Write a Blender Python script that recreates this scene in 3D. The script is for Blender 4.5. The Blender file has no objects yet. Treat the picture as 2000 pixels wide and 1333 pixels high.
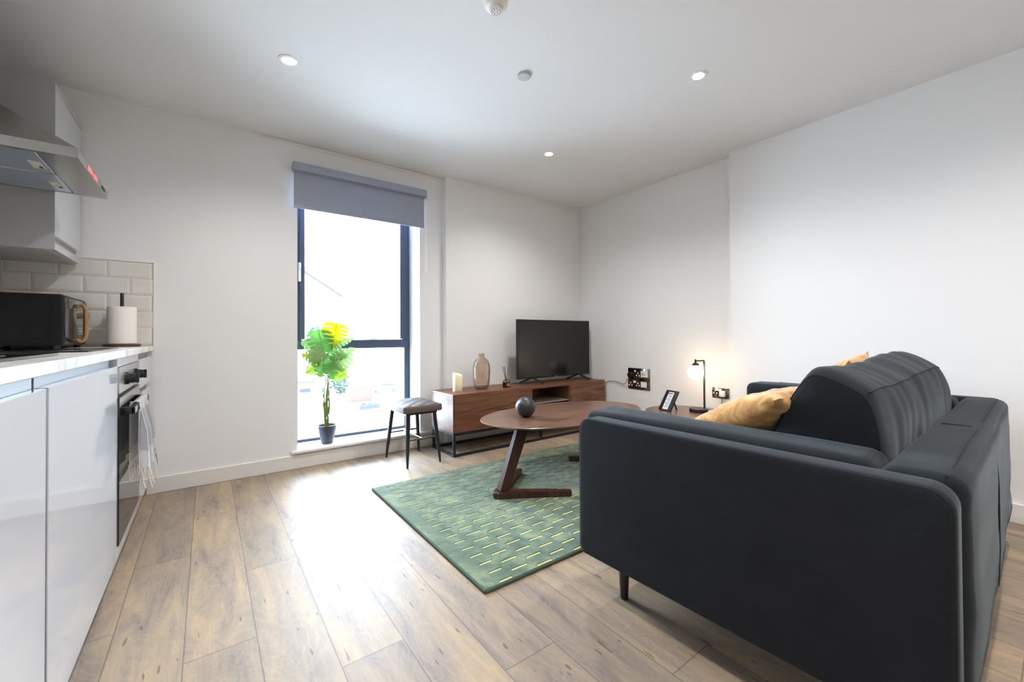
import bpy, bmesh, math, random
from mathutils import Vector, Matrix, noise
sc = bpy.context.scene
C = sc.collection
PI = math.pi
random.seed(7)

# ------------------------------------------------------------------ camera
FPX = 806.9
yaw, pitch, roll = math.radians(36.416), math.radians(.566), math.radians(.3236)
Rv = Vector((math.cos(yaw), -math.sin(yaw), 0)); F0 = Vector((math.sin(yaw), math.cos(yaw), 0)); U0 = Vector((0, 0, 1))
Fv = F0*math.cos(pitch)+U0*math.sin(pitch); Uv = U0*math.cos(pitch)-F0*math.sin(pitch)
Ri = Rv*math.cos(roll)-Uv*math.sin(roll); Ui = Rv*math.sin(roll)+Uv*math.cos(roll)
cd = bpy.data.cameras.new('camera'); cam = bpy.data.objects.new('camera', cd); C.objects.link(cam)
M = Matrix((Ri, Ui, -Fv)).transposed().to_4x4(); M.translation = Vector((0, 0, .96)); cam.matrix_world = M
cd.sensor_width = 36; cd.lens = FPX/2000*36; cd.shift_y = -16.9/2000; cd.clip_start = .02; cd.clip_end = 500
sc.camera = cam
# ------------------------------------------------------------------ world, exposure, lamps
w = bpy.data.worlds.new('sky'); sc.world = w; w.use_nodes = True
bg = w.node_tree.nodes['Background']; bg.inputs[0].default_value = (.70, .84, 1.0, 1); bg.inputs[1].default_value = 11.3
sc.view_settings.view_transform = 'Standard'; sc.view_settings.look = 'None'; sc.view_settings.exposure = 1.78; sc.view_settings.gamma = 1
sc.view_settings.use_curve_mapping = False
sc.cycles.max_bounces = 10; sc.cycles.diffuse_bounces = 6; sc.cycles.glossy_bounces = 4; sc.cycles.transparent_max_bounces = 12
sc.cycles.sample_clamp_indirect = 6; sc.cycles.caustics_reflective = False; sc.cycles.caustics_refractive = False
pl = bpy.data.lights.new('window_portal', 'AREA'); pl.shape = 'RECTANGLE'; pl.size = .98; pl.size_y = 2.04; pl.cycles.is_portal = True
po = bpy.data.objects.new('window_portal', pl); C.objects.link(po); po.location = (1.016, 3.71, 1.14); po.rotation_euler = (-PI/2, 0, 0)
SPOT_W = 24; LAMP_E = 6.5

# ------------------------------------------------------------------ helpers
def new_bm(): return bmesh.new()
def bx(bm, x0, x1, y0, y1, z0, z1, bev=0, seg=2, rot=None, piv=None):
    vs = [bm.verts.new((x, y, z)) for x in (x0, x1) for y in (y0, y1) for z in (z0, z1)]
    fs = [bm.faces.new([vs[i] for i in q]) for q in ((0, 1, 3, 2), (4, 6, 7, 5), (0, 4, 5, 1), (2, 3, 7, 6), (0, 2, 6, 4), (1, 5, 7, 3))]
    if bev:
        es = list({e for f in fs for e in f.edges})
        r = bmesh.ops.bevel(bm, geom=es, offset=bev, segments=seg, affect='EDGES', profile=.5)
        vs = list({v for f in r['faces'] for v in f.verts} | {v for v in vs if v.is_valid})
    if rot is not None:
        bmesh.ops.rotate(bm, cent=piv or (0, 0, 0), matrix=rot, verts=[v for v in vs if v.is_valid])
    return vs
def lathe(bm, prof, cx=0, cy=0, n=32, cap0=True, cap1=True):
    rings = []
    for r, z in prof:
        rings.append([bm.verts.new((cx+r*math.cos(2*PI*i/n), cy+r*math.sin(2*PI*i/n), z)) for i in range(n)])
    for a, b in zip(rings, rings[1:]):
        for i in range(n): bm.faces.new((a[i], a[(i+1) % n], b[(i+1) % n], b[i]))
    if cap0: bm.faces.new(list(reversed(rings[0])))
    if cap1: bm.faces.new(rings[-1])
    return [v for r in rings for v in r]
def tube(bm, pts, rad, n=10, caps=True):
    pts = [Vector(p) for p in pts]
    if not hasattr(rad, '__len__'): rad = [rad]*len(pts)
    rings = []; prev = None
    for i, p in enumerate(pts):
        d = (pts[min(i+1, len(pts)-1)]-pts[max(i-1, 0)]).normalized()
        if prev is None: a = d.orthogonal().normalized()
        else: a = (prev-d*prev.dot(d)).normalized()
        prev = a; b = d.cross(a)
        rings.append([bm.verts.new(p+(a*math.cos(2*PI*k/n)+b*math.sin(2*PI*k/n))*rad[i]) for k in range(n)])
    for a, b in zip(rings, rings[1:]):
        for i in range(n): bm.faces.new((a[i], a[(i+1) % n], b[(i+1) % n], b[i]))
    if caps: bm.faces.new(list(reversed(rings[0]))); bm.faces.new(rings[-1])
def bar(bm, p0, p1, w, h, w1=None, h1=None, up=(0, 0, 1)):
    p0, p1 = Vector(p0), Vector(p1); d = (p1-p0).normalized(); s = d.cross(Vector(up)).normalized(); u = s.cross(d)
    w1 = w if w1 is None else w1; h1 = h if h1 is None else h1
    A = [bm.verts.new(p0+s*a*w/2+u*b*h/2) for a, b in ((-1, -1), (1, -1), (1, 1), (-1, 1))]
    B = [bm.verts.new(p1+s*a*w1/2+u*b*h1/2) for a, b in ((-1, -1), (1, -1), (1, 1), (-1, 1))]
    for i in range(4): bm.faces.new((A[i], A[(i+1) % 4], B[(i+1) % 4], B[i]))
    bm.faces.new(list(reversed(A))); bm.faces.new(B)
def prism(bm, poly, z0, z1, bev=0):
    a = [bm.verts.new((x, y, z0)) for x, y in poly]; b = [bm.verts.new((x, y, z1)) for x, y in poly]; n = len(poly)
    fs = [bm.faces.new((a[i], a[(i+1) % n], b[(i+1) % n], b[i])) for i in range(n)]
    fs += [bm.faces.new(list(reversed(a))), bm.faces.new(b)]
    if bev:
        es = list(set(fs[-1].edges) | set(fs[-2].edges))
        bmesh.ops.bevel(bm, geom=es, offset=bev, segments=3, affect='EDGES', profile=.5)
def spline(pts, n=8):
    P = [Vector(p) for p in pts]; P = [P[0]*2-P[1]]+P+[P[-1]*2-P[-2]]; out = []
    for i in range(1, len(P)-2):
        for k in range(n):
            t = k/n; a, b, c, d = P[i-1:i+3]
            out.append(.5*((2*b)+(c-a)*t+(2*a-5*b+4*c-d)*t*t+(3*b-a-3*c+d)*t**3))
    out.append(P[-2]); return out
def obj(name, bm, m, parent=None, ang=35, loc=None):
    bmesh.ops.recalc_face_normals(bm, faces=bm.faces[:])
    me = bpy.data.meshes.new(name); bm.to_mesh(me); bm.free()
    me.polygons.foreach_set('use_smooth', [True]*len(me.polygons)); me.set_sharp_from_angle(angle=math.radians(ang))
    o = bpy.data.objects.new(name, me); C.objects.link(o)
    for mm in (m if isinstance(m, (list, tuple)) else [m]): me.materials.append(mm)
    if parent: o.parent = parent
    if loc: o.location = loc
    return o
def thing(name, label, cat, loc=(0, 0, 0), rotz=0, group=None):
    o = bpy.data.objects.new(name, None); C.objects.link(o); o.empty_display_size = .05
    o.location = loc; o.rotation_euler = (0, 0, rotz); o['label'] = label; o['category'] = cat
    if group: o['group'] = group
    return o
def tag(o, label, cat, group=None):
    o['label'] = label; o['category'] = cat
    if group: o['group'] = group
    return o
def struct(name, bm, m, parent=None, ang=30):
    o = obj(name, bm, m, parent, ang)
    if not parent: o['kind'] = 'structure'
    return o
def box_obj(name, b, m, parent=None, bev=0, **k):
    bm = new_bm(); bx(bm, *b, bev=bev); return obj(name, bm, m, parent, **k)
def dup(root, loc, label):
    r = root.copy(); C.objects.link(r); r.location = loc; r['label'] = label
    for ch in list(root.children):
        c = ch.copy(); C.objects.link(c); c.parent = r
        for g in ch.children:
            d = g.copy(); C.objects.link(d); d.parent = c
    return r

# ------------------------------------------------------------------ materials
def s2l(c): return tuple((x/255/12.92 if x/255 <= .04045 else ((x/255+.055)/1.055)**2.4) for x in c)
class NT:
    def __init__(s, name):
        s.m = bpy.data.materials.new(name); s.m.use_nodes = True; s.t = s.m.node_tree; s.n = s.t.nodes; s.b = s.n['Principled BSDF']; s.out = s.n['Material Output']
    def new(s, ty, **k):
        n = s.n.new(ty)
        for a, v in k.items(): setattr(n, a, v)
        return n
    def l(s, a, b): s.t.links.new(a, b)
    def math(s, op, a, b=None, c=None):
        n = s.n.new('ShaderNodeMath'); n.operation = op
        for i, v in enumerate((a, b, c)):
            if v is None: continue
            if isinstance(v, (int, float)): n.inputs[i].default_value = v
            else: s.l(v, n.inputs[i])
        return n.outputs[0]
    def coords(s, scale=(1, 1, 1)):
        tc = s.new('ShaderNodeTexCoord'); mp = s.new('ShaderNodeMapping'); mp.inputs['Scale'].default_value = scale
        s.l(tc.outputs['Object'], mp.inputs[0]); return mp.outputs[0]
    def noise(s, vec, sc_=5, det=4, rough=.5, dist=0):
        n = s.new('ShaderNodeTexNoise'); s.l(vec, n.inputs['Vector']); n.inputs['Scale'].default_value = sc_; n.inputs['Detail'].default_value = det
        n.inputs['Roughness'].default_value = rough; n.inputs['Distortion'].default_value = dist; return n.outputs[0]
    def ramp(s, fac, stops):
        n = s.new('ShaderNodeValToRGB'); s.l(fac, n.inputs[0]); e = n.color_ramp.elements
        while len(e) < len(stops): e.new(.5)
        for el, (p, c) in zip(e, stops): el.position = p; el.color = (*c, 1) if len(c) == 3 else c
        return n.outputs[0]
    def mix(s, fac, a, b, mode='MIX'):
        n = s.new('ShaderNodeMix'); n.data_type = 'RGBA'; n.blend_type = mode
        for i, v in ((0, fac), (6, a), (7, b)):
            if isinstance(v, (int, float)): n.inputs[i].default_value = v
            elif isinstance(v, tuple): n.inputs[i].default_value = (*v, 1)
            else: s.l(v, n.inputs[i])
        return n.outputs[2]
    def bump(s, h, st=.3, dist=.002):
        n = s.new('ShaderNodeBump'); n.inputs['Strength'].default_value = st; n.inputs['Distance'].default_value = dist; s.l(h, n.inputs['Height']); s.l(n.outputs[0], s.b.inputs['Normal'])
    def set(s, **k):
        for a, v in k.items():
            i = s.b.inputs[a.replace('_', ' ')]
            if isinstance(v, (int, float)): i.default_value = v
            elif isinstance(v, tuple): i.default_value = (*v, 1) if len(i.default_value) == 4 else v
            else: s.l(v, i)
        return s
def flat(name, rgb, rough=.5, metal=0, spec=.5, nz=0, nsc=40, **k):
    t = NT(name); c = s2l(rgb); t.set(Roughness=rough, Metallic=metal, Specular_IOR_Level=spec, **k)
    v = t.coords(); n = t.noise(v, nsc, 3)
    t.set(Base_Color=t.mix(n, tuple(x*(1-nz) for x in c), tuple(min(1, x*(1+nz)) for x in c)))
    return t.m
def m_wood(name, c0, c1, c2, axis=0, rough=.4, sc_=1.0):
    t = NT(name); s = [14*sc_]*3; s[axis] = 1.2*sc_
    v = t.coords(tuple(s)); n = t.noise(v, 2.2, 6, .6, 1.2); s2 = [90*sc_]*3; s2[axis] = 2.5*sc_
    v2 = t.coords(tuple(s2)); n2 = t.noise(v2, 1.5, 3, .6)
    col = t.ramp(n, [(.3, s2l(c0)), (.5, s2l(c1)), (.72, s2l(c2))])
    col = t.mix(t.math('MULTIPLY', n2, .35), col, tuple(x*.45 for x in s2l(c0)))
    t.set(Base_Color=col, Roughness=rough); t.bump(n2, .12, .001); return t.m
M_wall = flat('paint_wall', (232, 232, 232), .75, nz=.012, nsc=3, spec=.25)
M_ceil = flat('paint_ceiling', (232, 232, 232), .8, nz=.01, nsc=3, spec=.2)
M_trim = flat('paint_trim', (228, 226, 222), .4, nz=.01)
M_whitegloss = flat('gloss_cabinet', (205, 208, 214), .07, nz=.006, nsc=2, Coat_Weight=.6, Coat_Roughness=.03)
M_cabside = flat('cabinet_side', (176, 176, 178), .2, nz=.01, nsc=3)
M_rail = flat('cabinet_rail', (150, 154, 162), .4, nz=.01)
M_gap = flat('gap_shade_paint', (70, 70, 72), .7)  # dark colour standing in for the shade between cabinet doors
M_black = flat('black_metal', (26, 27, 30), .38, nz=.05)
M_blackgloss = flat('black_glass', (8, 9, 11), .04, nz=.02)
M_blackmat = flat('black_plastic', (20, 21, 24), .35, nz=.05)
M_knob = flat('oven_knob_black', (14, 18, 30), .28, nz=.05)
M_steel = flat('brushed_steel', (176, 174, 170), .27, metal=1, nz=.04, nsc=30)
M_filter = flat('filter_aluminium', (196, 206, 222), .32, metal=.85, nz=.05, nsc=200)
M_latch = flat('filter_latch', (200, 198, 184), .5, nz=.03)
M_chrome = flat('chrome_plate', (150, 146, 142), .12, metal=1, nz=.05, nsc=20)
M_whitepl = flat('white_plastic', (236, 234, 230), .35, nz=.01)
M_frame = flat('window_frame_grey', (66, 78, 102), .4, nz=.05)
M_blind = None
M_cass = flat('blind_cassette', (158, 165, 182), .5, nz=.02)
M_sill = flat('sill_white', (236, 236, 236), .35, nz=.01)
M_paper = flat('paper_towel', (238, 232, 226), .95, nz=.03, nsc=150, spec=.1)
M_pot = flat('plant_pot', (58, 66, 82), .45, nz=.05)
M_stem = flat('plant_stem', (110, 128, 62), .5, nz=.2)
M_soil = flat('soil', (50, 42, 34), .95, nz=.3)
M_screen = flat('tv_screen', (16, 16, 18), .16, nz=.02)
M_gold = flat('brass', (214, 170, 96), .25, metal=1, nz=.05)
M_woodhandle = m_wood('handle_wood', (150, 112, 70), (184, 142, 92), (202, 162, 112), 2, .4)
M_walnut = m_wood('walnut_x', (78, 46, 33), (118, 76, 54), (144, 98, 72), 0, .38)
M_walnut_top = m_wood('walnut_table', (80, 56, 46), (112, 82, 68), (132, 100, 84), 0, .28)
M_walnut_dark = m_wood('walnut_leg', (44, 24, 20), (70, 40, 32), (92, 56, 44), 2, .35)
M_base = m_wood('base_wood', (60, 32, 22), (86, 48, 34), (104, 62, 44), 0, .4)
M_ball = flat('dark_stone', (46, 46, 52), .38, nz=.25, nsc=18)
M_card = flat('card_paper', (226, 226, 232), .7, nz=.02)
M_ink = flat('card_ink', (90, 92, 104), .7)
M_candle = flat('candle_wax', (246, 238, 206), .5, nz=.02, Subsurface_Weight=.4, Subsurface_Radius=(.02, .012, .006), Subsurface_Scale=.6)
M_gasket = flat('socket_pin_white', (232, 226, 214), .5)

def m_worktop():
    t = NT('worktop_marble'); v = t.coords((1, 1, 1)); n = t.noise(v, 3, 8, .6, 2)
    t.set(Base_Color=t.ramp(n, [(.35, s2l((205, 205, 210))), (.5, s2l((238, 236, 232))), (.7, s2l((242, 240, 236)))]), Roughness=.22); return t.m
M_worktop = m_worktop()
def m_tile():
    t = NT('tile_glaze'); v = t.coords(); n = t.noise(v, 6, 2)
    t.set(Base_Color=t.ramp(n, [(.3, s2l((222, 218, 212))), (.7, s2l((232, 228, 224)))]), Roughness=.08, Coat_Weight=.3); return t.m
M_tile = m_tile(); M_grout = flat('grout', (196, 192, 186), .8)
def m_floor():
    t = NT('vinyl_planks'); W = .1865; L = 1.22
    tc = t.new('ShaderNodeTexCoord'); sp = t.new('ShaderNodeSeparateXYZ'); t.l(tc.outputs['Object'], sp.inputs[0]); X, Y = sp.outputs[0], sp.outputs[1]
    u = t.math('DIVIDE', t.math('SUBTRACT', X, .13), W); row = t.math('FLOOR', u); fu = t.math('FRACT', u)
    # joints: .317-.50 -> 1.27 ; .50-.69 -> 1.733 ; .13-.317 -> 2.10 (stagger of .463 per row modulo the length)
    off = t.math('ADD', t.math('MULTIPLY', row, .463), .807)
    wn0 = t.new('ShaderNodeTexWhiteNoise'); wn0.noise_dimensions = '1D'; t.l(row, wn0.inputs['W'])
    v = t.math('DIVIDE', t.math('SUBTRACT', Y, off), L); pl_ = t.math('FLOOR', v); fv = t.math('FRACT', v)
    cb = t.new('ShaderNodeCombineXYZ'); t.l(row, cb.inputs[0]); t.l(pl_, cb.inputs[1])
    wn = t.new('ShaderNodeTexWhiteNoise'); wn.noise_dimensions = '3D'; t.l(cb.outputs[0], wn.inputs['Vector'])
    # strips within a plank: blocks of tone
    cb2 = t.new('ShaderNodeCombineXYZ'); t.l(t.math('MULTIPLY', X, 14.0), cb2.inputs[0]); t.l(t.math('MULTIPLY', Y, 2.1), cb2.inputs[1]); t.l(t.math('MULTIPLY', wn.outputs[0], 37), cb2.inputs[2])
    n1 = t.noise(cb2.outputs[0], 1.0, 6, .62, .6)
    cb3 = t.new('ShaderNodeCombineXYZ'); t.l(t.math('MULTIPLY', X, 9.0), cb3.inputs[0]); t.l(t.math('MULTIPLY', Y, 3.6), cb3.inputs[1]); t.l(t.math('MULTIPLY', wn.outputs[0], 91), cb3.inputs[2])
    big = t.noise(cb3.outputs[0], .9, 2, .5, .8)
    fig = t.math('SINE', t.math('MULTIPLY', big, 75.0)); fig = t.math('ADD', t.math('MULTIPLY', fig, .5), .5)
    cb4 = t.new('ShaderNodeCombineXYZ'); t.l(t.math('MULTIPLY', X, 190.0), cb4.inputs[0]); t.l(t.math('MULTIPLY', Y, 9.0), cb4.inputs[1])
    fine = t.noise(cb4.outputs[0], 1.0, 3, .7)
    cb5 = t.new('ShaderNodeCombineXYZ'); t.l(t.math('MULTIPLY', X, 60.0), cb5.inputs[0]); t.l(t.math('MULTIPLY', Y, 11.0), cb5.inputs[1])
    kn = t.noise(cb5.outputs[0], 1.0, 1, .4)
    col = t.ramp(n1, [(.28, s2l((120, 108, 102))), (.42, s2l((149, 135, 124))), (.56, s2l((167, 149, 128))), (.72, s2l((186, 162, 129)))])
    col = t.mix(t.math('MULTIPLY', t.math('POWER', fig, 3.0), .20), col, s2l((196, 172, 138)))
    col = t.mix(t.math('MULTIPLY', fine, .28), col, s2l((92, 76, 66)))
    tone = t.ramp(wn.outputs[0], [(0, (.86, .86, .88)), (.5, (1, .985, .96)), (1, (1.1, 1.06, 1.0))])
    col = t.mix(1.0, col, tone, 'MULTIPLY')
    spot = t.math('GREATER_THAN', kn, .735); col = t.mix(t.math('MULTIPLY', spot, .55), col, s2l((60, 46, 40)))
    gx = t.math('LESS_THAN', t.math('MINIMUM', fu, t.math('SUBTRACT', 1.0, fu)), .009)
    gy = t.math('LESS_THAN', t.math('MINIMUM', fv, t.math('SUBTRACT', 1.0, fv)), .0014)
    g = t.math('MAXIMUM', gx, gy)
    col = t.mix(t.math('MULTIPLY', g, .55), col, s2l((70, 62, 58)))
    rg = t.math('ADD', .42, t.math('MULTIPLY', fine, .16))
    t.set(Base_Color=col, Roughness=rg, Specular_IOR_Level=.38)
    h = t.math('SUBTRACT', t.math('MULTIPLY', fine, .25), g); t.bump(h, .35, .0012); return t.m
M_floor = m_floor()
def m_rug():
    t = NT('rug_pile'); P = .1045; B2 = .0735; Lr = .083/P/2
    tc = t.new('ShaderNodeTexCoord'); sp = t.new('ShaderNodeSeparateXYZ'); t.l(tc.outputs['Object'], sp.inputs[0]); X, Y = sp.outputs[0], sp.outputs[1]
    u = t.math('ADD', t.math('DIVIDE', t.math('SUBTRACT', X, 1.034), P), .5); col_ = t.math('FLOOR', u); fu = t.math('ABSOLUTE', t.math('SUBTRACT', t.math('FRACT', u), .5))
    par = t.math('MULTIPLY', t.math('ABSOLUTE', t.math('MODULO', col_, 2.0)), .5)
    yy = t.math('ADD', t.math('DIVIDE', t.math('SUBTRACT', Y, 1.360), B2), t.math('SUBTRACT', par, 0))
    fy = t.math('FRACT', t.math('ADD', yy, .5)); dy = t.math('SUBTRACT', fy, .5); ady = t.math('ABSOLUTE', dy)
    inlen = t.math('LESS_THAN', fu, Lr)
    cream = t.math('MULTIPLY', inlen, t.math('MULTIPLY', t.math('GREATER_THAN', dy, -.10), t.math('LESS_THAN', dy, .085)))
    dx = t.math('DIVIDE', t.math('SUBTRACT', fu, Lr), (1-2*Lr))
    sl = t.math('LESS_THAN', t.math('ABSOLUTE', t.math('SUBTRACT', ady, t.math('MULTIPLY', dx, .5))), .05)
    sl = t.math('MULTIPLY', sl, t.math('SUBTRACT', 1.0, inlen))
    inside = t.math('MULTIPLY', t.math('MULTIPLY', t.math('GREATER_THAN', X, .908), t.math('LESS_THAN', X, 2.68)), t.math('MULTIPLY', t.math('GREATER_THAN', Y, 1.316), t.math('LESS_THAN', Y, 2.56)))
    cream = t.math('MULTIPLY', cream, inside); sl = t.math('MULTIPLY', sl, inside)
    v = t.coords(); n = t.noise(v, 9, 5, .65, .6); n2 = t.noise(v, 240, 2, .6); n3 = t.noise(v, 42, 3, .6)
    c = t.ramp(n, [(.36, s2l((60, 80, 58))), (.5, s2l((92, 110, 84))), (.64, s2l((134, 146, 108)))])
    c = t.mix(t.math('MULTIPLY', n3, .35), c, s2l((76, 100, 92)))
    c = t.mix(t.math('MULTIPLY', n2, .3), c, s2l((60, 84, 74)))
    c = t.mix(t.math('MULTIPLY', sl, .45), c, s2l((56, 76, 62)))
    t.set(Base_Color=c, Roughness=.95, Specular_IOR_Level=.1, Sheen_Weight=.35)
    h = t.math('SUBTRACT', t.math('MULTIPLY', n2, .25), sl)
    t.bump(h, .8, .003); return t.m
M_rug = m_rug(); M_rugedge = flat('rug_edge', (70, 88, 72), .9, nz=.2, nsc=200)
def m_velvet(name, rgb, sheen=.5):
    t = NT(name); v = t.coords(); c = s2l(rgb); n = t.noise(v, 7, 6, .65, .5); n2 = t.noise(v, 90, 3, .6)
    col = t.mix(n, tuple(x*.6 for x in c), tuple(x*1.42 for x in c)); col = t.mix(t.math('MULTIPLY', n2, .3), col, tuple(x*.6 for x in c))
    t.set(Base_Color=col, Roughness=.9, Specular_IOR_Level=.15, Sheen_Weight=sheen, Sheen_Roughness=.4, Sheen_Tint=(.62, .72, .78)); t.bump(n2, .25, .002); return t.m
M_velvet = m_velvet('sofa_velvet', (31, 34, 39), .22)
M_seam = flat('sofa_piping', (14, 16, 18), .9)
def m_mustard():
    t = NT('mustard_velvet'); v = t.coords(); n = t.noise(v, 11, 5, .6, 2.2); n2 = t.noise(v, 120, 3, .6)
    col = t.ramp(n, [(.3, s2l((150, 104, 62))), (.5, s2l((196, 146, 88))), (.68, s2l((222, 176, 116)))])
    t.set(Base_Color=col, Roughness=.8, Sheen_Weight=.5, Sheen_Roughness=.4, Specular_IOR_Level=.2); t.bump(n, .3, .006); return t.m
M_mustard = m_mustard()
def m_stool():
    t = NT('taupe_leather'); tc = t.new('ShaderNodeTexCoord'); sp = t.new('ShaderNodeSeparateXYZ'); t.l(tc.outputs['Object'], sp.inputs[0])
    a = t.math('MULTIPLY', t.math('ADD', sp.outputs[0], sp.outputs[1]), 30.0); b = t.math('MULTIPLY', t.math('SUBTRACT', sp.outputs[0], sp.outputs[1]), 30.0)
    h = t.math('MULTIPLY', t.math('ABSOLUTE', t.math('SINE', a)), t.math('ABSOLUTE', t.math('SINE', b))); h = t.math('POWER', h, .5)
    c = t.mix(h, s2l((40, 34, 33)), s2l((100, 88, 85)))
    t.set(Base_Color=c, Roughness=.6); t.bump(h, .9, .006); return t.m
M_stool = m_stool(); M_stoolside = flat('taupe_leather_plain', (96, 84, 80), .6, nz=.06)
def m_leaf(name, rgb, rgb2, tr=.5):
    t = NT(name); v = t.coords(); n = t.noise(v, 30, 3)
    c = t.mix(n, s2l(rgb), s2l(rgb2)); t.set(Base_Color=c, Roughness=.4)
    tl = t.new('ShaderNodeBsdfTranslucent'); t.l(c, tl.inputs[0]); mx = t.new('ShaderNodeMixShader'); mx.inputs[0].default_value = tr
    t.l(t.b.outputs[0], mx.inputs[1]); t.l(tl.outputs[0], mx.inputs[2]); t.l(mx.outputs[0], t.out.inputs[0]); return t.m
M_blind = m_leaf('blind_fabric', (158, 164, 180), (166, 172, 188), .1)
M_leaf_y = m_leaf('leaf_yellow', (150, 156, 6), (178, 176, 12), .35)
M_leaf_g = m_leaf('leaf_green', (62, 124, 52), (108, 158, 76), .35)
M_leaf_p = m_leaf('leaf_pale', (112, 152, 86), (152, 184, 112), .35)
M_leaf_l = m_leaf('leaf_lime', (110, 138, 26), (138, 158, 52), .3)
def m_thin(name, tint, gl=.08, rough=.02):
    t = NT(name); tr = t.new('ShaderNodeBsdfTransparent'); tr.inputs[0].default_value = (*tint, 1); g = t.new('ShaderNodeBsdfGlossy'); g.inputs['Roughness'].default_value = rough
    lw = t.new('ShaderNodeLayerWeight'); lw.inputs[0].default_value = .25; f = t.math('ADD', t.math('MULTIPLY', lw.outputs['Fresnel'], .8), gl)
    mx = t.new('ShaderNodeMixShader'); t.l(f, mx.inputs[0]); t.l(tr.outputs[0], mx.inputs[1]); t.l(g.outputs[0], mx.inputs[2]); t.l(mx.outputs[0], t.out.inputs[0]); return t.m
M_glass = m_thin('window_glass', (.97, .98, .98), 0)
M_vase = m_thin('brown_glass', (.83, .735, .65), .03, .08)
M_amber = flat('amber_glass', (42, 18, 12), .08)
def emit(name, rgb, s):
    t = NT(name); t.set(Base_Color=(.8, .8, .8), Emission_Color=rgb, Emission_Strength=s); return t.m
M_globe = emit('lamp_globe', (1.0, .72, .44), LAMP_E)
M_down = emit('downlight_led', (1.0, .95, .86), 22)
M_red = emit('display_red', (1.0, .20, .18), .24); M_red.node_tree.nodes['Principled BSDF'].inputs['Base Color'].default_value = (.5, .04, .04, 1)
def m_towel():
    t = NT('tea_towel'); tc = t.new('ShaderNodeTexCoord'); sp = t.new('ShaderNodeSeparateXYZ'); t.l(tc.outputs['Object'], sp.inputs[0]); Zc = sp.outputs[2]
    v = t.coords((160, 160, 60)); n = t.noise(v, 1, 3, .6)
    blk = t.math('MULTIPLY', t.math('GREATER_THAN', Zc, -.20), t.math('LESS_THAN', Zc, -.03))
    st = t.math('GREATER_THAN', t.math('SINE', t.math('MULTIPLY', sp.outputs[1], 900.0)), .1)
    c = t.mix(t.math('MULTIPLY', blk, t.math('ADD', .35, t.math('MULTIPLY', st, .5))), s2l((240, 238, 236)), s2l((188, 188, 196)))
    c = t.mix(t.math('MULTIPLY', n, .3), c, s2l((200, 190, 176))); t.set(Base_Color=c, Roughness=.95, Specular_IOR_Level=.1); t.bump(n, .4, .002); return t.m
M_towel = m_towel(); M_fringe = flat('towel_fringe', (230, 222, 212), .95, nz=.05)

# ------------------------------------------------------------------ room shell
H = 2.4; XK = -.89; YA = 3.387; YA2 = 3.32; XB1 = 3.40; XB2 = 3.302; YR = -3.0
bm = new_bm(); bx(bm, XK-.1, XB1+.2, YR-.1, YA+.02, -.1, 0); struct('floor', bm, M_floor)
bm = new_bm(); bx(bm, XK-.1, XB1+.2, YR-.1, YA+.35, H, H+.1); struct('ceiling', bm, M_ceil)
bm = new_bm(); WX0, WX1, WZ0, WZ1 = .535, 1.497, .108, 2.16; YO = YA+.34
bx(bm, XK-.1, WX0, YA, YO, 0, H); bx(bm, WX1, 1.72, YA, YO, 0, H); bx(bm, WX0, WX1, YA, YO, 0, WZ0); bx(bm, WX0, WX1, YA, YO, WZ1, H)
bx(bm, 1.72, XB1+.2, YA2, YO, 0, H)
struct('wall_back', bm, M_wall)
bm = new_bm(); bx(bm, XB1, XB1+.2, 1.587, YA2, 0, H); bx(bm, XB2, XB1+.2, YR-.1, 1.587, 0, H); struct('wall_right', bm, M_wall)
bm = new_bm(); bx(bm, XK-.1, XK, YR-.1, YA, 0, H); struct('wall_left', bm, M_wall)
bm = new_bm(); bx(bm, XK, XB2, YR-.1, YR, 0, H); struct('wall_front', bm, M_wall)
# skirting
bm = new_bm(); bx(bm, -.30, 1.72, YA-.014, YA, 0, .1, .003, 1); bx(bm, 1.72, XB1, YA2-.014, YA2, 0, .1, .003, 1); struct('baseboard_back', bm, M_trim)
bm = new_bm(); bx(bm, XB1-.014, XB1, 1.60, YA2, 0, .1, .003, 1); bx(bm, XB2-.014, XB2, YR, 1.60, 0, .1, .003, 1); struct('baseboard_right', bm, M_trim)
# slim track strip under the ceiling, sill board
bm = new_bm(); bx(bm, .30, 1.72, YA-.010, YA, H-.024, H-.002, .003, 1); struct('trim_1', bm, M_trim)
bm = new_bm(); bx(bm, .492, 1.70, YA-.032, YA, .112, .134, .006, 2); bx(bm, WX0, WX1, YA-.002, 3.68, .110, .134); struct('trim_2', bm, M_sill)
# window
wn = struct('window_1', (lambda b: b)(new_bm()), M_frame)
bm = new_bm(); yf0, yf1 = 3.615, 3.675; z0, z1 = .134, WZ1
bx(bm, WX0, .601, yf0, yf1, .865, z1, .004, 1); bx(bm, 1.43, WX1, yf0, yf1, .865, z1, .004, 1)
bx(bm, WX0, .574, yf0, yf1, z0, .870, .004, 1); bx(bm, 1.446, WX1, yf0, yf1, z0, .870, .004, 1)
bx(bm, WX0, WX1, yf0, yf1, z0, z0+.022, .004, 1); bx(bm, WX0, WX1, yf0, yf1, z1-.06, z1, .004, 1)
bx(bm, WX0, WX1, yf0-.004, yf1, .865, .940, .004, 1)
obj('window_frame', bm, M_frame, wn)
bm = new_bm(); s0, s1 = .592, 1.424
bx(bm, s0-.008, s0+.03, yf0-.014, yf0+.03, .945, z1-.05, .003, 1); bx(bm, s1-.02, s1+.012, yf0-.014, yf0+.03, .945, z1-.05, .003, 1)
bx(bm, s0+.02, s1-.01, yf0-.010, yf0+.03, .945, .950, .002, 1)
sash = obj('sash', bm, M_frame, wn)
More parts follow.
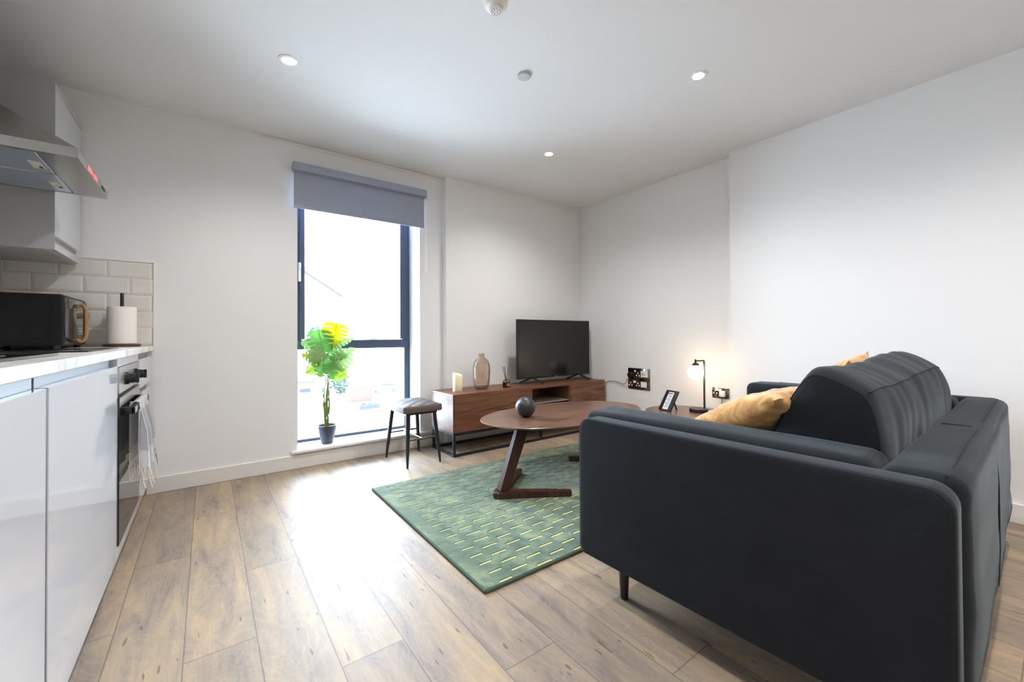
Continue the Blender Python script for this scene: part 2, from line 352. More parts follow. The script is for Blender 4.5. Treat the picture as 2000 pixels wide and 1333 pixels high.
hd = new_bm(); bx(hd, .572, .592, yf0-.034, yf0-.014, 1.40, 1.55, .006, 2); bx(hd, .574, .590, yf0-.05, yf0-.012, 1.50, 1.545, .006, 2); obj('window_handle', hd, M_whitepl, sash)['label'] = 'white window handle'
box_obj('pane', (.60, 1.43, 3.640, 3.646, .93, z1-.05), M_glass, wn); box_obj('pane', (.570, 1.45, 3.640, 3.646, .155, .87), M_glass, wn)

# ------------------------------------------------------------------ tiles on the end and side walls
bm = new_bm(); tw, th, g = .2, .1, .0025
zt = 1.427
for r in range(5):
    ztop = zt-r*th-g/2; zb = max(ztop-th+g, .914)
    x = -.269 if False else -.575+(.1 if r % 2 == 0 else 0)
    xs = []; k = -3
    while x+k*tw < -.269:
        a, b = x+k*tw, x+(k+1)*tw; a = max(a, XK); b = min(b, -.269)
        if b-a > .01: xs.append((a, b))
        k += 1
    for a, b in xs:
        a += g/2; b -= g/2
        if ztop-zb < .02: continue
        p = [(a, zb), (b, zb), (b, ztop), (a, ztop)]; i = min(.012, (b-a)/3, (ztop-zb)/3); q = [(a+i, zb+i), (b-i, zb+i), (b-i, ztop-i), (a+i, ztop-i)]
        P = [bm.verts.new((u, YA-.005, v)) for u, v in p]; Q = [bm.verts.new((u, YA-.0075, v)) for u, v in q]
        for j in range(4): bm.faces.new((P[j], P[(j+1) % 4], Q[(j+1) % 4], Q[j]))
        bm.faces.new(Q)
    y = YA-.01
    kk = 0; y1 = y
    while y1 > .2:
        y0 = y-(kk+1)*tw+(tw/2 if r % 2 else 0); 
        a, b = y0+g/2, min(y1, y)-g/2
        if b-a > .02:
            p = [(a, zb), (b, zb), (b, ztop), (a, ztop)]; i = min(.012, (b-a)/3, max((ztop-zb)/3, .001)); q = [(a+i, zb+i), (b-i, zb+i), (b-i, ztop-i), (a+i, ztop-i)]
            P = [bm.verts.new((XK+.005, u, v)) for u, v in p]; Q = [bm.verts.new((XK+.0075, u, v)) for u, v in q]
            for j in range(4): bm.faces.new((P[j], P[(j+1) % 4], Q[(j+1) % 4], Q[j]))
            bm.faces.new(Q)
        y1 = y0; kk += 1
tl = struct('trim_3', bm, M_tile, ang=5)
bm = new_bm(); bx(bm, XK, -.269, YA-.0052, YA, .913, zt); bx(bm, XK, XK+.0052, .2, YA, .913, zt); obj('grout', bm, M_grout, tl)
bm = new_bm(); bx(bm, -.269, -.266, YA-.010, YA, .913, zt+.003); bx(bm, -.575, -.266, YA-.010, YA, zt, zt+.003); obj('tile_edge', bm, M_trim, tl)

# ------------------------------------------------------------------ kitchen base units
XF = -.28
def L(bm_, name, m, par, ang=35):  # parts given in room coordinates, moved to the parent's frame
    bmesh.ops.translate(bm_, vec=-Vector(par.location), verts=bm_.verts[:]); return obj(name, bm_, m, par, ang)
def base_unit(label, y0, y1, fronts, handle_rail=True):
    t = thing('base_cabinet', label, 'cabinet', (0, (y0+y1)/2, 0)); t['group'] = 'kitchen base cabinets'; oy = (y0+y1)/2
    bm = new_bm(); bx(bm, XK+.002, XF-.022, y0-oy+.0005, y1-oy-.0005, .1, .884); obj('body', bm, M_rail, t)
    bm = new_bm(); bx(bm, XK+.002, XF-.06, y0-oy, y1-oy, 0, .1); obj('plinth', bm, M_cabside, t)
    for nm, a, b, c, d in fronts:
        bm = new_bm(); bx(bm, XF-.02, XF, a-oy+.002, b-oy-.002, c, d, .0015, 1); obj(nm, bm, M_whitegloss, t)
    return t
base_unit('glossy white base cabinet in the left foreground under the worktop', .73, 1.320, [('door', .73, 1.320, .1, .853)])
base_unit('glossy white base cabinet left of the built-in oven', 1.334, 2.205, [('door', 1.334, 2.205, .1, .853)])
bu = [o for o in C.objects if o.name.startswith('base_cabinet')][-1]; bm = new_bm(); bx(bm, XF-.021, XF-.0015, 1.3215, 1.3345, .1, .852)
L(bm, 'gap_shade', M_gap, bu)  # dark box painting the shade in the door gap, no real part
base_unit('narrow glossy white drawer cabinet between the oven and the wall', 2.815, 3.384, [('drawer', 2.82, 3.36, .70, .853), ('door', 2.82, 3.36, .1, .672)])
base_unit('glossy white base cabinet nearest the camera, at the picture edge', .1, .727, [('door', .1, .727, .1, .853)])
# oven housing and oven
t = thing('oven_housing', 'white cabinet panels framing the built-in oven', 'cabinet', (0, 2.51, 0)); oy = 2.51
bm = new_bm(); bx(bm, XK+.002, XF-.002, 2.207-oy, 2.813-oy, .848, .884); obj('top_panel', bm, M_whitegloss, t)
bm = new_bm(); bx(bm, XF-.02, XF, 2.207-oy, 2.813-oy, .1, .147, .001, 1); obj('bottom_panel', bm, M_whitegloss, t)
bm = new_bm(); bx(bm, XK+.002, XF-.06, 2.207-oy, 2.813-oy, 0, .1); obj('plinth', bm, M_cabside, t)
bm = new_bm(); bx(bm, XK+.002, XF-.03, 2.207-oy, 2.225-oy, .1, .848); obj('side_panel', bm, M_cabside, t)
bm = new_bm(); bx(bm, XK+.002, XF-.03, 2.795-oy, 2.813-oy, .1, .848); obj('side_panel', bm, M_cabside, t)
ov = thing('oven', 'built-in black glass oven with steel control strip under the hob', 'oven', (0, 2.51, .15))
def L(bm_, name, m, par, ang=35):  # parts given in room coordinates, moved to the parent's frame
    bmesh.ops.translate(bm_, vec=-Vector(par.location), verts=bm_.verts[:]); return obj(name, bm_, m, par, ang)
bm = new_bm(); bx(bm, XK+.05, XF-.012, 2.23, 2.79, .15, .844); L(bm, 'body', M_blackmat, ov)
bm = new_bm(); bx(bm, XF-.010, XF+.004, 2.214, 2.806, .742, .846, .001, 1); L(bm, 'control_panel', M_steel, ov)
bm = new_bm(); bx(bm, XF-.010, XF+.004, 2.214, 2.806, .150, .728, .001, 1); door = L(bm, 'door', M_blackgloss, ov)
bm = new_bm(); bx(bm, XF+.0041, XF+.0055, 2.214, 2.806, .690, .726); bmesh.ops.translate(bm, vec=-Vector(ov.location), verts=bm.verts[:]); obj('door_trim', bm, M_steel, door)
for y in (2.375, 2.645):
    bm = new_bm(); tube(bm, [(XF+.004, y, .792), (XF+.014, y, .792)], [.026, .026], 24); tube(bm, [(XF+.014, y, .792), (XF+.038, y, .792)], [.021, .019], 24)
    bx(bm, XF+.034, XF+.046, y-.005, y+.005, .772, .812, .002, 1); L(bm, 'knob', M_knob, ov)
bm = new_bm()
for y in (2.28, 2.74): bx(bm, XF, -.236, y-.013, y+.013, .653, .683, .003, 2)
bx(bm, -.250, -.234, 2.267, 2.753, .653, .683, .004, 2)
bmesh.ops.translate(bm, vec=-Vector(ov.location), verts=bm.verts[:]); obj('handle', bm, M_black, door)
# worktop
bm = new_bm(); bx(bm, XK+.0, -.268, -.2, YA-.0095, .885, .913, .002, 1)
tag(obj('worktop', bm, M_worktop), 'long white marble-effect kitchen worktop running along the left wall', 'worktop')
bm = new_bm(); bx(bm, -.80, -.335, 2.06, 2.66, .9132, .918, .002, 2)
hob = thing('hob', 'flat black glass hob set in the worktop below the extractor hood', 'hob', (-.57, 2.36, .9132)); L(bm, 'glass', M_blackgloss, hob)
bm = new_bm(); bx(bm, -.37, -.345, 2.10, 2.19, .918, .9186); L(bm, 'touch_controls', M_blackmat, hob)
sk = thing('sink', 'black inset sink at the left edge of the worktop', 'sink', (-.56, 1.35, .9132))
bm = new_bm(); a0, a1, b0, b1 = -.79, -.34, .86, 1.72
bx(bm, a0, a0+.03, b0, b1, .9132, .921, .003, 2); bx(bm, a1-.03, a1, b0, b1, .9132, .921, .003, 2); bx(bm, a0+.029, a1-.029, b0, b0+.03, .9132, .921, .003, 2); bx(bm, a0+.029, a1-.029, b1-.03, b1, .9132, .921, .003, 2); bx(bm, a0+.02, a1-.02, b0+.02, b1-.02, .9132, .9150); L(bm, 'basin', M_blackgloss, sk)
bm = new_bm(); tube(bm, spline([(-.72, 1.25, .915), (-.72, 1.25, 1.0)], 4), .012, 12); L(bm, 'tap_stub', M_steel, sk) if False else bm.free()
bm = new_bm()
for i in range(6): bx(bm, a0+.06+i*.055, a0+.09+i*.055, 1.36, 1.66, .9150, .9172, .001, 1)
L(bm, 'drainer_ridges', M_steel, sk)

# wall cabinet
wc = thing('wall_cabinet', 'glossy white wall cabinet in the corner beside the extractor hood', 'cabinet', (-.74, 3.13, 1.385))
bm = new_bm(); bx(bm, XK+.001, -.606, 2.87, 3.384, 1.385, 2.186); L(bm, 'body', M_cabside, wc)
bm = new_bm(); bx(bm, XK+.001, -.584, 2.862, 2.8695, 1.385, 2.164); L(bm, 'end_panel', M_cabside, wc)
bm = new_bm(); bx(bm, -.605, -.585, 2.872, 3.36, 1.455, 2.160, .001, 1); L(bm, 'door', M_whitegloss, wc)
bm = new_bm(); bx(bm, -.605, -.585, 2.872, 3.36, 1.387, 1.420, .001, 1); L(bm, 'bottom_rail', M_whitegloss, wc)
bm = new_bm(); bx(bm, XK+.001, -.585, 2.866, 3.384, 2.164, 2.188, .001, 1); L(bm, 'top_panel', M_cabside, wc)
# extractor hood
hd = thing('extractor_hood', 'stainless steel pyramid extractor hood above the hob', 'extractor hood', (-.64, 2.55, 1.655))
hx0, hx1, hy0, hy1, hz0, hz1 = XK+.011, -.40, 2.258, 2.842, 1.655, 1.692
bm = new_bm()
def loop(z, x0, x1, y0, y1): return [bm.verts.new(p) for p in ((x0, y0, z), (x1, y0, z), (x1, y1, z), (x0, y1, z))]
A = loop(hz0, hx0, hx1, hy0, hy1); B = loop(hz1, hx0, hx1, hy0, hy1); D = loop(1.916, hx0, -.72, 2.474, 2.64); E2 = loop(2.39, hx0, -.72, 2.474, 2.64)
I1 = loop(hz0, hx0+.02, -.512, hy0+.02, hy1-.02); I2 = loop(hz0+.012, hx0+.02, -.512, hy0+.02, hy1-.02)
for P, Q in ((A, B), (B, D), (D, E2), (A, I1), (I1, I2)):
    for i in range(4): bm.faces.new((P[i], P[(i+1) % 4], Q[(i+1) % 4], Q[i]))
bm.faces.new(I2); bm.faces.new(E2)
L(bm, 'canopy', M_steel, hd, 20)
for a, b in ((2.282, 2.546), (2.556, 2.820)):
    bm = new_bm(); bx(bm, hx0+.026, -.518, a, b, hz0+.002, hz0+.011, .002, 1)
    for k in range(26):
        pass
    ft = L(bm, 'filter', M_filter, hd)
    bm = new_bm(); ym = (a+b)/2+.03; bx(bm, -.565, -.53, ym-.045, ym+.045, hz0-.001, hz0+.003, .001, 1); L(bm, 'latch', M_latch, hd)
    bm = new_bm(); bx(bm, -.545, -.535, ym+.01, ym+.03, hz0-.003, hz0, .001, 1); L(bm, 'latch_catch', M_blackmat, hd)
for a, b in ((2.42, 2.50), (2.52, 2.60)):
    bm = new_bm(); bx(bm, hx1-.001, hx1+.001, a, b, 1.664, 1.684); L(bm, 'display', M_red, hd)
for a in (2.70, 2.725, 2.75):
    bm = new_bm(); bx(bm, hx1-.001, hx1+.0025, a, a+.014, 1.667, 1.681, .001, 1); L(bm, 'button', M_blackmat, hd)

# microwave
mw = thing('microwave', 'dark retro-style microwave with wooden handle on the worktop', 'microwave', (-.72, 3.1, .913))
mx0, mx1, my0, my1, mz0, mz1 = -.872, -.556, 2.88, 3.34, .928, 1.176
bm = new_bm(); bx(bm, mx0, mx1, my0, my1, mz0, mz1, .014, 4); body = L(bm, 'body', flat('microwave_shell', (7, 8, 14), .5, nz=.05, spec=.3), mw)
bm = new_bm(); bx(bm, mx0+.01, -.605, my0-.0025, my0+.001, mz0+.012, mz1-.03, .002, 2); L(bm, 'side_panel', flat('microwave_side', (7, 8, 13), .45, spec=.3), mw)
M_vent = flat('vent_black', (3, 4, 6), .6)
for gx in (-.845, -.775, -.71, -.645):
    bm = new_bm()
    for k in range(4): bx(bm, gx-.022, gx+.022, my0-.0045, my0-.002, .968+k*.011, .974+k*.011, .001, 1)
    L(bm, 'vent_grille', M_vent, mw)
bm = new_bm(); bx(bm, mx1-.004, mx1+.004, my0+.012, 3.24, mz0+.012, mz1-.012, .003, 2); md = L(bm, 'door', flat('microwave_door', (52, 52, 56), .05, nz=.02, spec=.9, metal=.5), mw)
bm = new_bm(); hp = spline([(mx1, 3.12, 1.128), (-.536, 3.12, 1.137), (-.524, 3.12, 1.122), (-.520, 3.12, 1.09), (-.520, 3.12, .99), (-.524, 3.12, .962), (-.536, 3.12, .947), (mx1, 3.12, .955)], 5)
tube(bm, hp, .009, 10); bmesh.ops.translate(bm, vec=-Vector(mw.location), verts=bm.verts[:]); obj('handle', bm, M_woodhandle, md)
bm = new_bm(); bx(bm, mx1-.004, mx1+.004, 3.245, 3.33, mz0+.012, mz1-.012, .003, 2); L(bm, 'control_panel', flat('microwave_panel', (80, 78, 78), .15, nz=.02, metal=.6), mw)
for z in (.985, 1.0, 1.015):
    bm = new_bm(); tube(bm, [(mx1+.003, 3.262, z), (mx1+.006, 3.262, z)], .004, 10); L(bm, 'button', M_whitepl, mw)
bm = new_bm(); tube(bm, [(mx1+.003, 3.285, 1.09), (mx1+.02, 3.285, 1.09)], .017, 20); L(bm, 'dial', M_woodhandle, mw)
for x, y in ((mx0+.03, my0+.03), (mx1-.03, my0+.03), (mx0+.03, my1-.03), (mx1-.03, my1-.03)):
    bm = new_bm(); lathe(bm, [(.013, .913), (.016, .929)], x, y, 14); L(bm, 'foot', M_blackmat, mw)
# paper towel and its holder
pt = thing('paper_towel_holder', 'dark wooden disc base with upright black rod for kitchen paper', 'paper towel holder', (-.398, 3.27, .913))
bm = new_bm(); lathe(bm, [(.082, 0), (.084, .004), (.083, .013), (.078, .015)], n=40); obj('base', bm, M_base, pt)
bm = new_bm(); lathe(bm, [(.0085, .015), (.0085, .308), (.006, .312)], n=14); obj('rod', bm, M_black, pt)
bm = new_bm(); n = 48
o_ = lathe(bm, [(.02, 0), (.02, .212), (.062, .214), (.0645, .210), (.0645, .003), (.062, 0), (.02, 0)], n=n, cap0=False, cap1=False)
tag(obj('paper_towel_roll', bm, M_paper, loc=(-.398, 3.27, .929)), 'white kitchen paper roll on the wooden holder beside the tiles', 'paper towel')

# tea towel over the oven handle
tt = thing('tea_towel', 'pale striped tea towel with knotted fringe hanging over the oven handle', 'towel', (-.243, 2.6, .683))
bm = new_bm(); ny, ns = 36, 40; yA, yB = 2.34, 2.64; grid = []
for j in range(ns+1):
    s = j/ns; row = []
    for i in range(ny+1):
        q = i/ny; drop = max(0, (s-.12))/.88
        spread = 1+.42*drop; ymid = (yA+yB)/2+.03*drop; y = ymid+(q-.5)*(yB-yA)*spread
        fold = .019*math.sin(q*PI*5+1.2)*min(1, drop*2.2)+.006*math.sin(q*PI*11+.4)*drop
        if s < .12:
            a = PI*(1-s/.12)*.95; x = -.242+.013*math.cos(PI-a)*-1; z = .684+.011*math.sin(a)
            x = -.242-.015*math.cos(PI-a)*1 if False else -.242+.015*math.cos(a)
        else:
            x = -.231+.014*drop**.7+fold; z = .682-drop*(.245+.035*math.sin(q*3.2+.5))
        row.append(bm.verts.new((x, y, z)))
    grid.append(row)
for j in range(ns):
    for i in range(ny): bm.faces.new((grid[j][i], grid[j][i+1], grid[j+1][i+1], grid[j+1][i]))
edge = [v.co.copy() for v in grid[-1]]
# rear drape between handle and door
g2 = []
for j in range(14):
    s = j/13; g2.append([bm.verts.new((-.2605+.004*math.sin(q*.45)*s, 2.33+(q/24)*.30*(1+.05*s), .684-s*.255)) for q in range(25)])
for j in range(13):
    for i in range(24): bm.faces.new((g2[j][i], g2[j][i+1], g2[j+1][i+1], g2[j+1][i]))
bmesh.ops.solidify(bm, geom=bm.faces[:], thickness=.0022); L(bm, 'cloth', M_towel, tt, 60)
for k in range(15):
    p = edge[int(k*(len(edge)-1)/14)]; r = random.Random(k)
    bm = new_bm(); l = .07+r.random()*.02; sx, sy = r.uniform(-.006, .016), r.uniform(-.014, .014)
    q1 = p+Vector((sx*.4, sy*.5, -l*.55)); q2 = p+Vector((sx, sy, -l))
    tube(bm, spline([p+Vector((0, -.004, .004)), q1+Vector((.001, -.001, .0)), q1], 3), .0013, 5); tube(bm, spline([p+Vector((0, .005, .004)), q1], 3), .0013, 5)
    tube(bm, [q1+Vector((0, 0, .004)), q1, q1-Vector((0, 0, .006))], [.0015, .0042, .0015], 6); tube(bm, [q1, q2], [.0018, .0035], 6)
    L(bm, 'tassel', M_fringe, tt)
for k in range(9):
    r = random.Random(50+k); p = Vector((-.263, 2.335+k*.035, .430)); q1 = p+Vector((.002, r.uniform(-.008, .008), -.035)); q2 = q1+Vector((.002, r.uniform(-.008, .008), -.03))
    bm = new_bm(); tube(bm, [p+Vector((0, 0, .004)), q1], .0013, 5); tube(bm, [q1+Vector((0, 0, .004)), q1, q1-Vector((0, 0, .006))], [.0015, .0040, .0015], 6); tube(bm, [q1, q2], [.0018, .0032], 6); L(bm, 'tassel', M_fringe, tt)

# ------------------------------------------------------------------ blind
bl = thing('roller_blind', 'grey roller blind half drawn above the window', 'blind', (1.01, 3.34, 1.91))
bm = new_bm(); bx(bm, .497, 1.535, 3.312, YA-.001, 2.178, 2.236, .004, 2); L(bm, 'cassette', M_cass, bl)
bm = new_bm(); bx(bm, .505, 1.522, 3.349, 3.351, 1.93, 2.185); L(bm, 'fabric', M_blind, bl)
bm = new_bm(); bx(bm, .505, 1.522, 3.342, 3.358, 1.908, 1.932, .004, 2); L(bm, 'bottom_bar', M_cass, bl)
bm = new_bm(); bx(bm, 1.5355, 1.546, 3.33, 3.37, 2.165, 2.225, .003, 1); L(bm, 'end_bracket', M_latch, bl)
bm = new_bm()
for y in (3.34, 3.36): tube(bm, [(1.541, y, 2.18), (1.541, y, 1.53)], .0016, 6)
tube(bm, [(1.541, 3.34, 1.53), (1.541, 3.35, 1.522), (1.541, 3.36, 1.53)], .0016, 6)
L(bm, 'chain', M_whitepl, bl)

# ------------------------------------------------------------------ monstera
mp = thing('potted_plant', 'artificial monstera plant in a dark grey pot on the window sill', 'plant', (.757, 3.47, .134))
bm = new_bm(); lathe(bm, [(.036, 0), (.042, .003), (.062, .09), (.069, .136), (.070, .142), (.066, .142), (.060, .12), (.058, .118)], n=36, cap1=True); obj('pot', bm, M_pot, mp)
bm = new_bm(); lathe(bm, [(.0575, .119), (.03, .124), (.004, .126)], n=24, cap0=False); obj('soil', bm, M_soil, mp)
def leaf(base, tip, nrm, width, mat, curl=.12, fingers=6):
    base, tip = Vector(base), Vector(tip); ax = tip-base; Ln = ax.length; ax.normalize(); nrm = Vector(nrm).normalized(); side = ax.cross(nrm).normalized(); nrm = side.cross(ax).normalized()
    bm = new_bm()
    def P(t, r):   # t along, r across (-1..1)
        half = width/2*(math.sin(PI*min(1, max(0, (t+.12)/1.12))**.72))**.8
        x = r*half; return base+ax*(Ln*t)+side*x-nrm*(curl*Ln*((r*.9)**2*.5+(t-.5)**2*.9))
    for sd in (-1, 1):
        for k in range(fingers):
            t0, t1 = k/fingers, (k+1)/fingers; lift = .22
            m0, m1 = t0, t1; nr = 9; rows = []
            for i in range(nr+1):
                r = i/nr; gap = max(0, (r-.30)/.70)**.8*.20*(t1-t0)
                if r > .9: gap += (r-.9)*1.6*(t1-t0)
                sh = lift*(r**1.4)*(.15-t0*.9+.35)
                a = t0+gap+sh*.6-(.10*r if k == 0 else 0); b = t1-gap+sh*.6
                lim = lambda q: min(1.0, q)
                ra = r if r < 1 else 1
                rows.append((bm.verts.new(P(lim(a), sd*ra)), bm.verts.new(P(lim((a+b)/2), sd*ra)+nrm*.003), bm.verts.new(P(lim(b), sd*ra))))
            for u, v in zip(rows, rows[1:]):
                for c in range(2):
                    try: bm.faces.new((u[c], u[c+1], v[c+1], v[c]))
                    except ValueError: pass
    bmesh.ops.remove_doubles(bm, verts=bm.verts[:], dist=.0003)
    lf = L(bm, 'leaf', mat, mp, 80)
    bm = new_bm(); tube(bm, [P(t/6, 0)+nrm*.001 for t in range(7)], [.0022-.0003*i for i in range(7)], 6); bmesh.ops.translate(bm, vec=-Vector(mp.location), verts=bm.verts[:]); obj('midrib', bm, M_stem, lf)
def wpt(x, z, y): return (x, y, z)
LV = [ # base(x,z,y), tip(x,z,y), normal, width, mat, stem control
    ((.835, 1.075, 3.50), (.800, .885, 3.46), (.05, -1, .25), .215, M_leaf_y, (.775, .70, 3.50)),
    ((.700, 1.02, 3.49), (.730, .80, 3.44), (-.1, -1, .2), .20, M_leaf_g, (.745, .66, 3.48)),
    ((.705, .885, 3.52), (.575, .925, 3.50), (0, -.8, .6), .17, M_leaf_p, (.735, .62, 3.50)),
    ((.705, .79, 3.45), (.565, .835, 3.40), (.2, -.9, .5), .15, M_leaf_l, (.720, .58, 3.45)),
    ((.800, .905, 3.50), (.965, .965, 3.47), (-.2, -.55, .8), .13, M_leaf_p, (.770, .68, 3.50)),
    ((.805, .73, 3.44), (.945, .88, 3.40), (-.3, -.95, .3), .175, M_leaf_p, (.765, .60, 3.45)),
    ((.795, .79, 3.48), (.905, .63, 3.43), (.1, -.9, .5), .15, M_leaf_l, (.770, .58, 3.47)),
    ((.745, .83, 3.46), (.690, .655, 3.40), (0, -1, .3), .18, M_leaf_g, (.745, .60, 3.45)),
    ((.745, .97, 3.53), (.80, .85, 3.56), (.2, -1, .1), .15, M_leaf_g, (.765, .70, 3.52)),
    ((.70, .73, 3.50), (.60, .69, 3.46), (0, -.8, .6), .13, M_leaf_l, (.725, .55, 3.49)),
    ((.775, .86, 3.50), (.90, .80, 3.42), (0, -.9, .5), .15, M_leaf_g, (.765, .62, 3.49)),
    ((.72, .86, 3.44), (.61, .78, 3.38), (.1, -.9, .5), .13, M_leaf_p, (.735, .60, 3.46)),
    ((.765, .76, 3.42), (.775, .64, 3.36), (0, -1, .4), .12, M_leaf_g, (.760, .55, 3.44)),
    ((.80, .68, 3.50), (.86, .62, 3.45), (0, -.8, .6), .11, M_leaf_l, (.775, .52, 3.48)),
]
for i, (b, tpt, nr, wd, mt, ct) in enumerate(LV):
    B = Vector((b[0], b[2], b[1])); T = Vector((tpt[0], tpt[2], tpt[1])); Cc = Vector((ct[0], ct[2], ct[1]))
    leaf(B, T, nr, wd, mt)
    bm = new_bm(); s = spline([(.757+random.uniform(-.022, .022), 3.47+random.uniform(-.015, .015), .25), (.757+(Cc.x-.757)*.4+random.uniform(-.015, .015), 3.475, .42), Cc, B], 6)
    tube(bm, s, [.0036-.0014*k/len(s) for k in range(len(s))], 6); L(bm, 'stem', M_stem, mp)

# ------------------------------------------------------------------ stool
st = thing('stool', 'backless stool with quilted taupe seat and black tapered legs by the window', 'stool', (1.305, 3.10, 0))
bm = new_bm(); sx, sy = .155, .215; nx = 14; hh = .05
def seatpt(u, v, top):
    e = .012; X = sx*u; Y = sy*v; r = max(abs(u), abs(v)); z = .445-.010*max(0, 1-r*1.0)*-1 if top else .395
    z = .443+.010*(1-max(abs(u)**4, abs(v)**4)) if top else .394
    return (X, Y, z)
bx(bm, -sx, sx, -sy, sy, .394, .447, .014, 4)
for v in bm.verts:
    if v.co.z > .44: v.co.z += 0
obj('seat_side', bm, M_stoolside, st)
bm = new_bm(); g_ = []
NQ = 110
for i in range(NQ+1):
    g_.append([])
    for j in range(NQ+1):
        u, v = -1+2*i/NQ, -1+2*j/NQ; X_, Y_ = u*(sx-.008), v*(sy-.008)
        g_[-1].append(bm.verts.new((X_, Y_, .4468+.008*(1-abs(u)**5)*(1-abs(v)**5)+.0035*(abs(math.sin((X_+Y_)*170)*math.sin((X_-Y_)*170))**.5)*(1-abs(u)**8)*(1-abs(v)**8))))
for i in range(NQ):
    for j in range(NQ): bm.faces.new((g_[i][j], g_[i+1][j], g_[i+1][j+1], g_[i][j+1]))
obj('seat', bm, M_stool, st)
bm = new_bm(); bx(bm, -.125, .125, -.18, .18, .377, .3935, .002, 1); obj('seat_frame', bm, M_black, st)
feet = [(-.130, -.215), (-.152, .165), (.130, .175), (.138, -.205)]; tops = [(-.105, -.165), (-.105, .15), (.10, .15), (.105, -.165)]
def lp(i, z): f, t_ = feet[i], tops[i]; q = z/.39; return (f[0]+(t_[0]-f[0])*q, f[1]+(t_[1]-f[1])*q, z)
for i in range(4):
    bm = new_bm(); tube(bm, [lp(i, 0), lp(i, .10), lp(i, .22), lp(i, .385)], [.0075, .0125, .0155, .0165], 16); obj('leg', bm, M_black, st)
for i, j, z in ((0, 3, .195), (1, 2, .195)):
    bm = new_bm(); tube(bm, [lp(i, z), lp(j, z)], .0065, 10); obj('stretcher', bm, M_black, st)
a, b = Vector(lp(0, .195)), Vector(lp(3, .195)); c, d = Vector(lp(1, .195)), Vector(lp(2, .195))
bm = new_bm(); tube(bm, [(a+b)/2, (c+d)/2], .0065, 10); obj('stretcher', bm, M_black, st)

# ------------------------------------------------------------------ TV unit
sx0, sx1, sy0, sy1 = 1.567, 3.359, 2.917, 3.304
tv = thing('tv_stand', 'long low walnut TV stand with open niche and black metal frame base', 'TV stand', (2.46, 3.12, 0))
bm = new_bm(); bx(bm, sx0, sx1, sy0, sy1, .478, .499, .002, 1); L(bm, 'top', M_walnut, tv)
bm = new_bm(); bx(bm, sx0, sx0+.02, sy0, sy1, .190, .478, .001, 1); bx(bm, sx1-.02, sx1, sy0, sy1, .190, .478, .001, 1); bx(bm, sx0+.02, sx1-.02, sy1-.012, sy1, .19, .478); bx(bm, sx0+.02, sx1-.02, sy0+.02, sy1-.012, .190, .206)
bx(bm, 2.36, 2.378, sy0+.001, sy1-.012, .206, .478); bx(bm, 2.853, 2.871, sy0+.001, sy1-.012, .206, .478); L(bm, 'carcass', M_walnut, tv)
bm = new_bm(); bx(bm, sx0+.012, 2.362, sy0-.004, sy0+.014, .346, .481, .001, 1); dr = L(bm, 'drawer', M_walnut, tv)
bm = new_bm(); bx(bm, sx0+.012, 2.362, sy0-.004, sy0+.014, .192, .343, .001, 1); L(bm, 'drawer', M_walnut, tv)
bm = new_bm(); bx(bm, 2.868, sx1-.004, sy0-.004, sy0+.014, .192, .481, .001, 1); L(bm, 'door', M_walnut, tv)
bm = new_bm(); bx(bm, 2.378, 2.853, sy0+.02, sy1-.014, .335, .343); L(bm, 'shelf', flat('grey_shelf', (150, 146, 142), .3), tv)
bm = new_bm(); bx(bm, 2.378, 2.853, sy0-.002, sy0+.014, .192, .322, .001, 1); L(bm, 'drawer', M_walnut, tv)
bm = new_bm(); bx(bm, 2.00, 2.24, sy0-.012, sy0-.003, .342, .347); L(bm, 'handle', M_gold, tv)
bm = new_bm(); bx(bm, sx0+.004, sx1-.004, sy0+.002, sy0+.022, .168, .189); bx(bm, sx0+.004, sx1-.004, sy1-.022, sy1-.002, .168, .189)
bx(bm, sx0+.004, sx1-.004, sy0+.002, sy0+.022, 0, .02); bx(bm, sx0+.004, sx1-.004, sy1-.022, sy1-.002, 0, .02)
for x in (sx0+.004, sx1-.024):
    bx(bm, x, x+.02, sy0+.022, sy1-.022, .168, .189); bx(bm, x, x+.02, sy0+.022, sy1-.022, 0, .02)
L(bm, 'base_frame', M_black, tv)
for x in (sx0+.004, sx1-.024):
    for y in (sy0+.002, sy1-.022):
        bm = new_bm(); bx(bm, x, x+.02, y, y+.02, .02, .168); L(bm, 'leg', M_black, tv)
bm = new_bm(); tube(bm, [(2.55, 3.0, .165), (2.55, 3.0, 0)], [.018, .010], 12); L(bm, 'leg', M_black, tv)
# TV
tl_ = thing('television', 'flat black television on splayed feet on the walnut stand', 'television', (2.84, 3.12, .499))
tx0, tx1, tz0, tz1, ty = 2.345, 3.315, .553, 1.122, 3.09
bm = new_bm(); bx(bm, tx0, tx1, ty, ty+.03, tz0, tz1, .004, 2); bx(bm, tx0+.12, tx1-.12, ty+.028, ty+.065, tz0+.02, tz0+.36, .01, 2); L(bm, 'casing', M_blackmat, tl_)
bm = new_bm(); bx(bm, tx0+.007, tx1-.007, ty-.0015, ty+.001, tz0+.014, tz1-.007); L(bm, 'screen', M_screen, tl_)
bm = new_bm(); bx(bm, (tx0+tx1)/2-.012, (tx0+tx1)/2+.012, ty-.0018, ty, tz0+.004, tz0+.008); L(bm, 'badge', M_whitepl, tl_)
for x in (2.53, 3.165):
    bm = new_bm(); bar(bm, (x, ty+.012, .560), (x+.065, ty-.075, .506), .018, .016); bar(bm, (x, ty+.012, .560), (x-.05, ty+.14, .506), .018, .016)
    L(bm, 'foot', M_black, tl_)
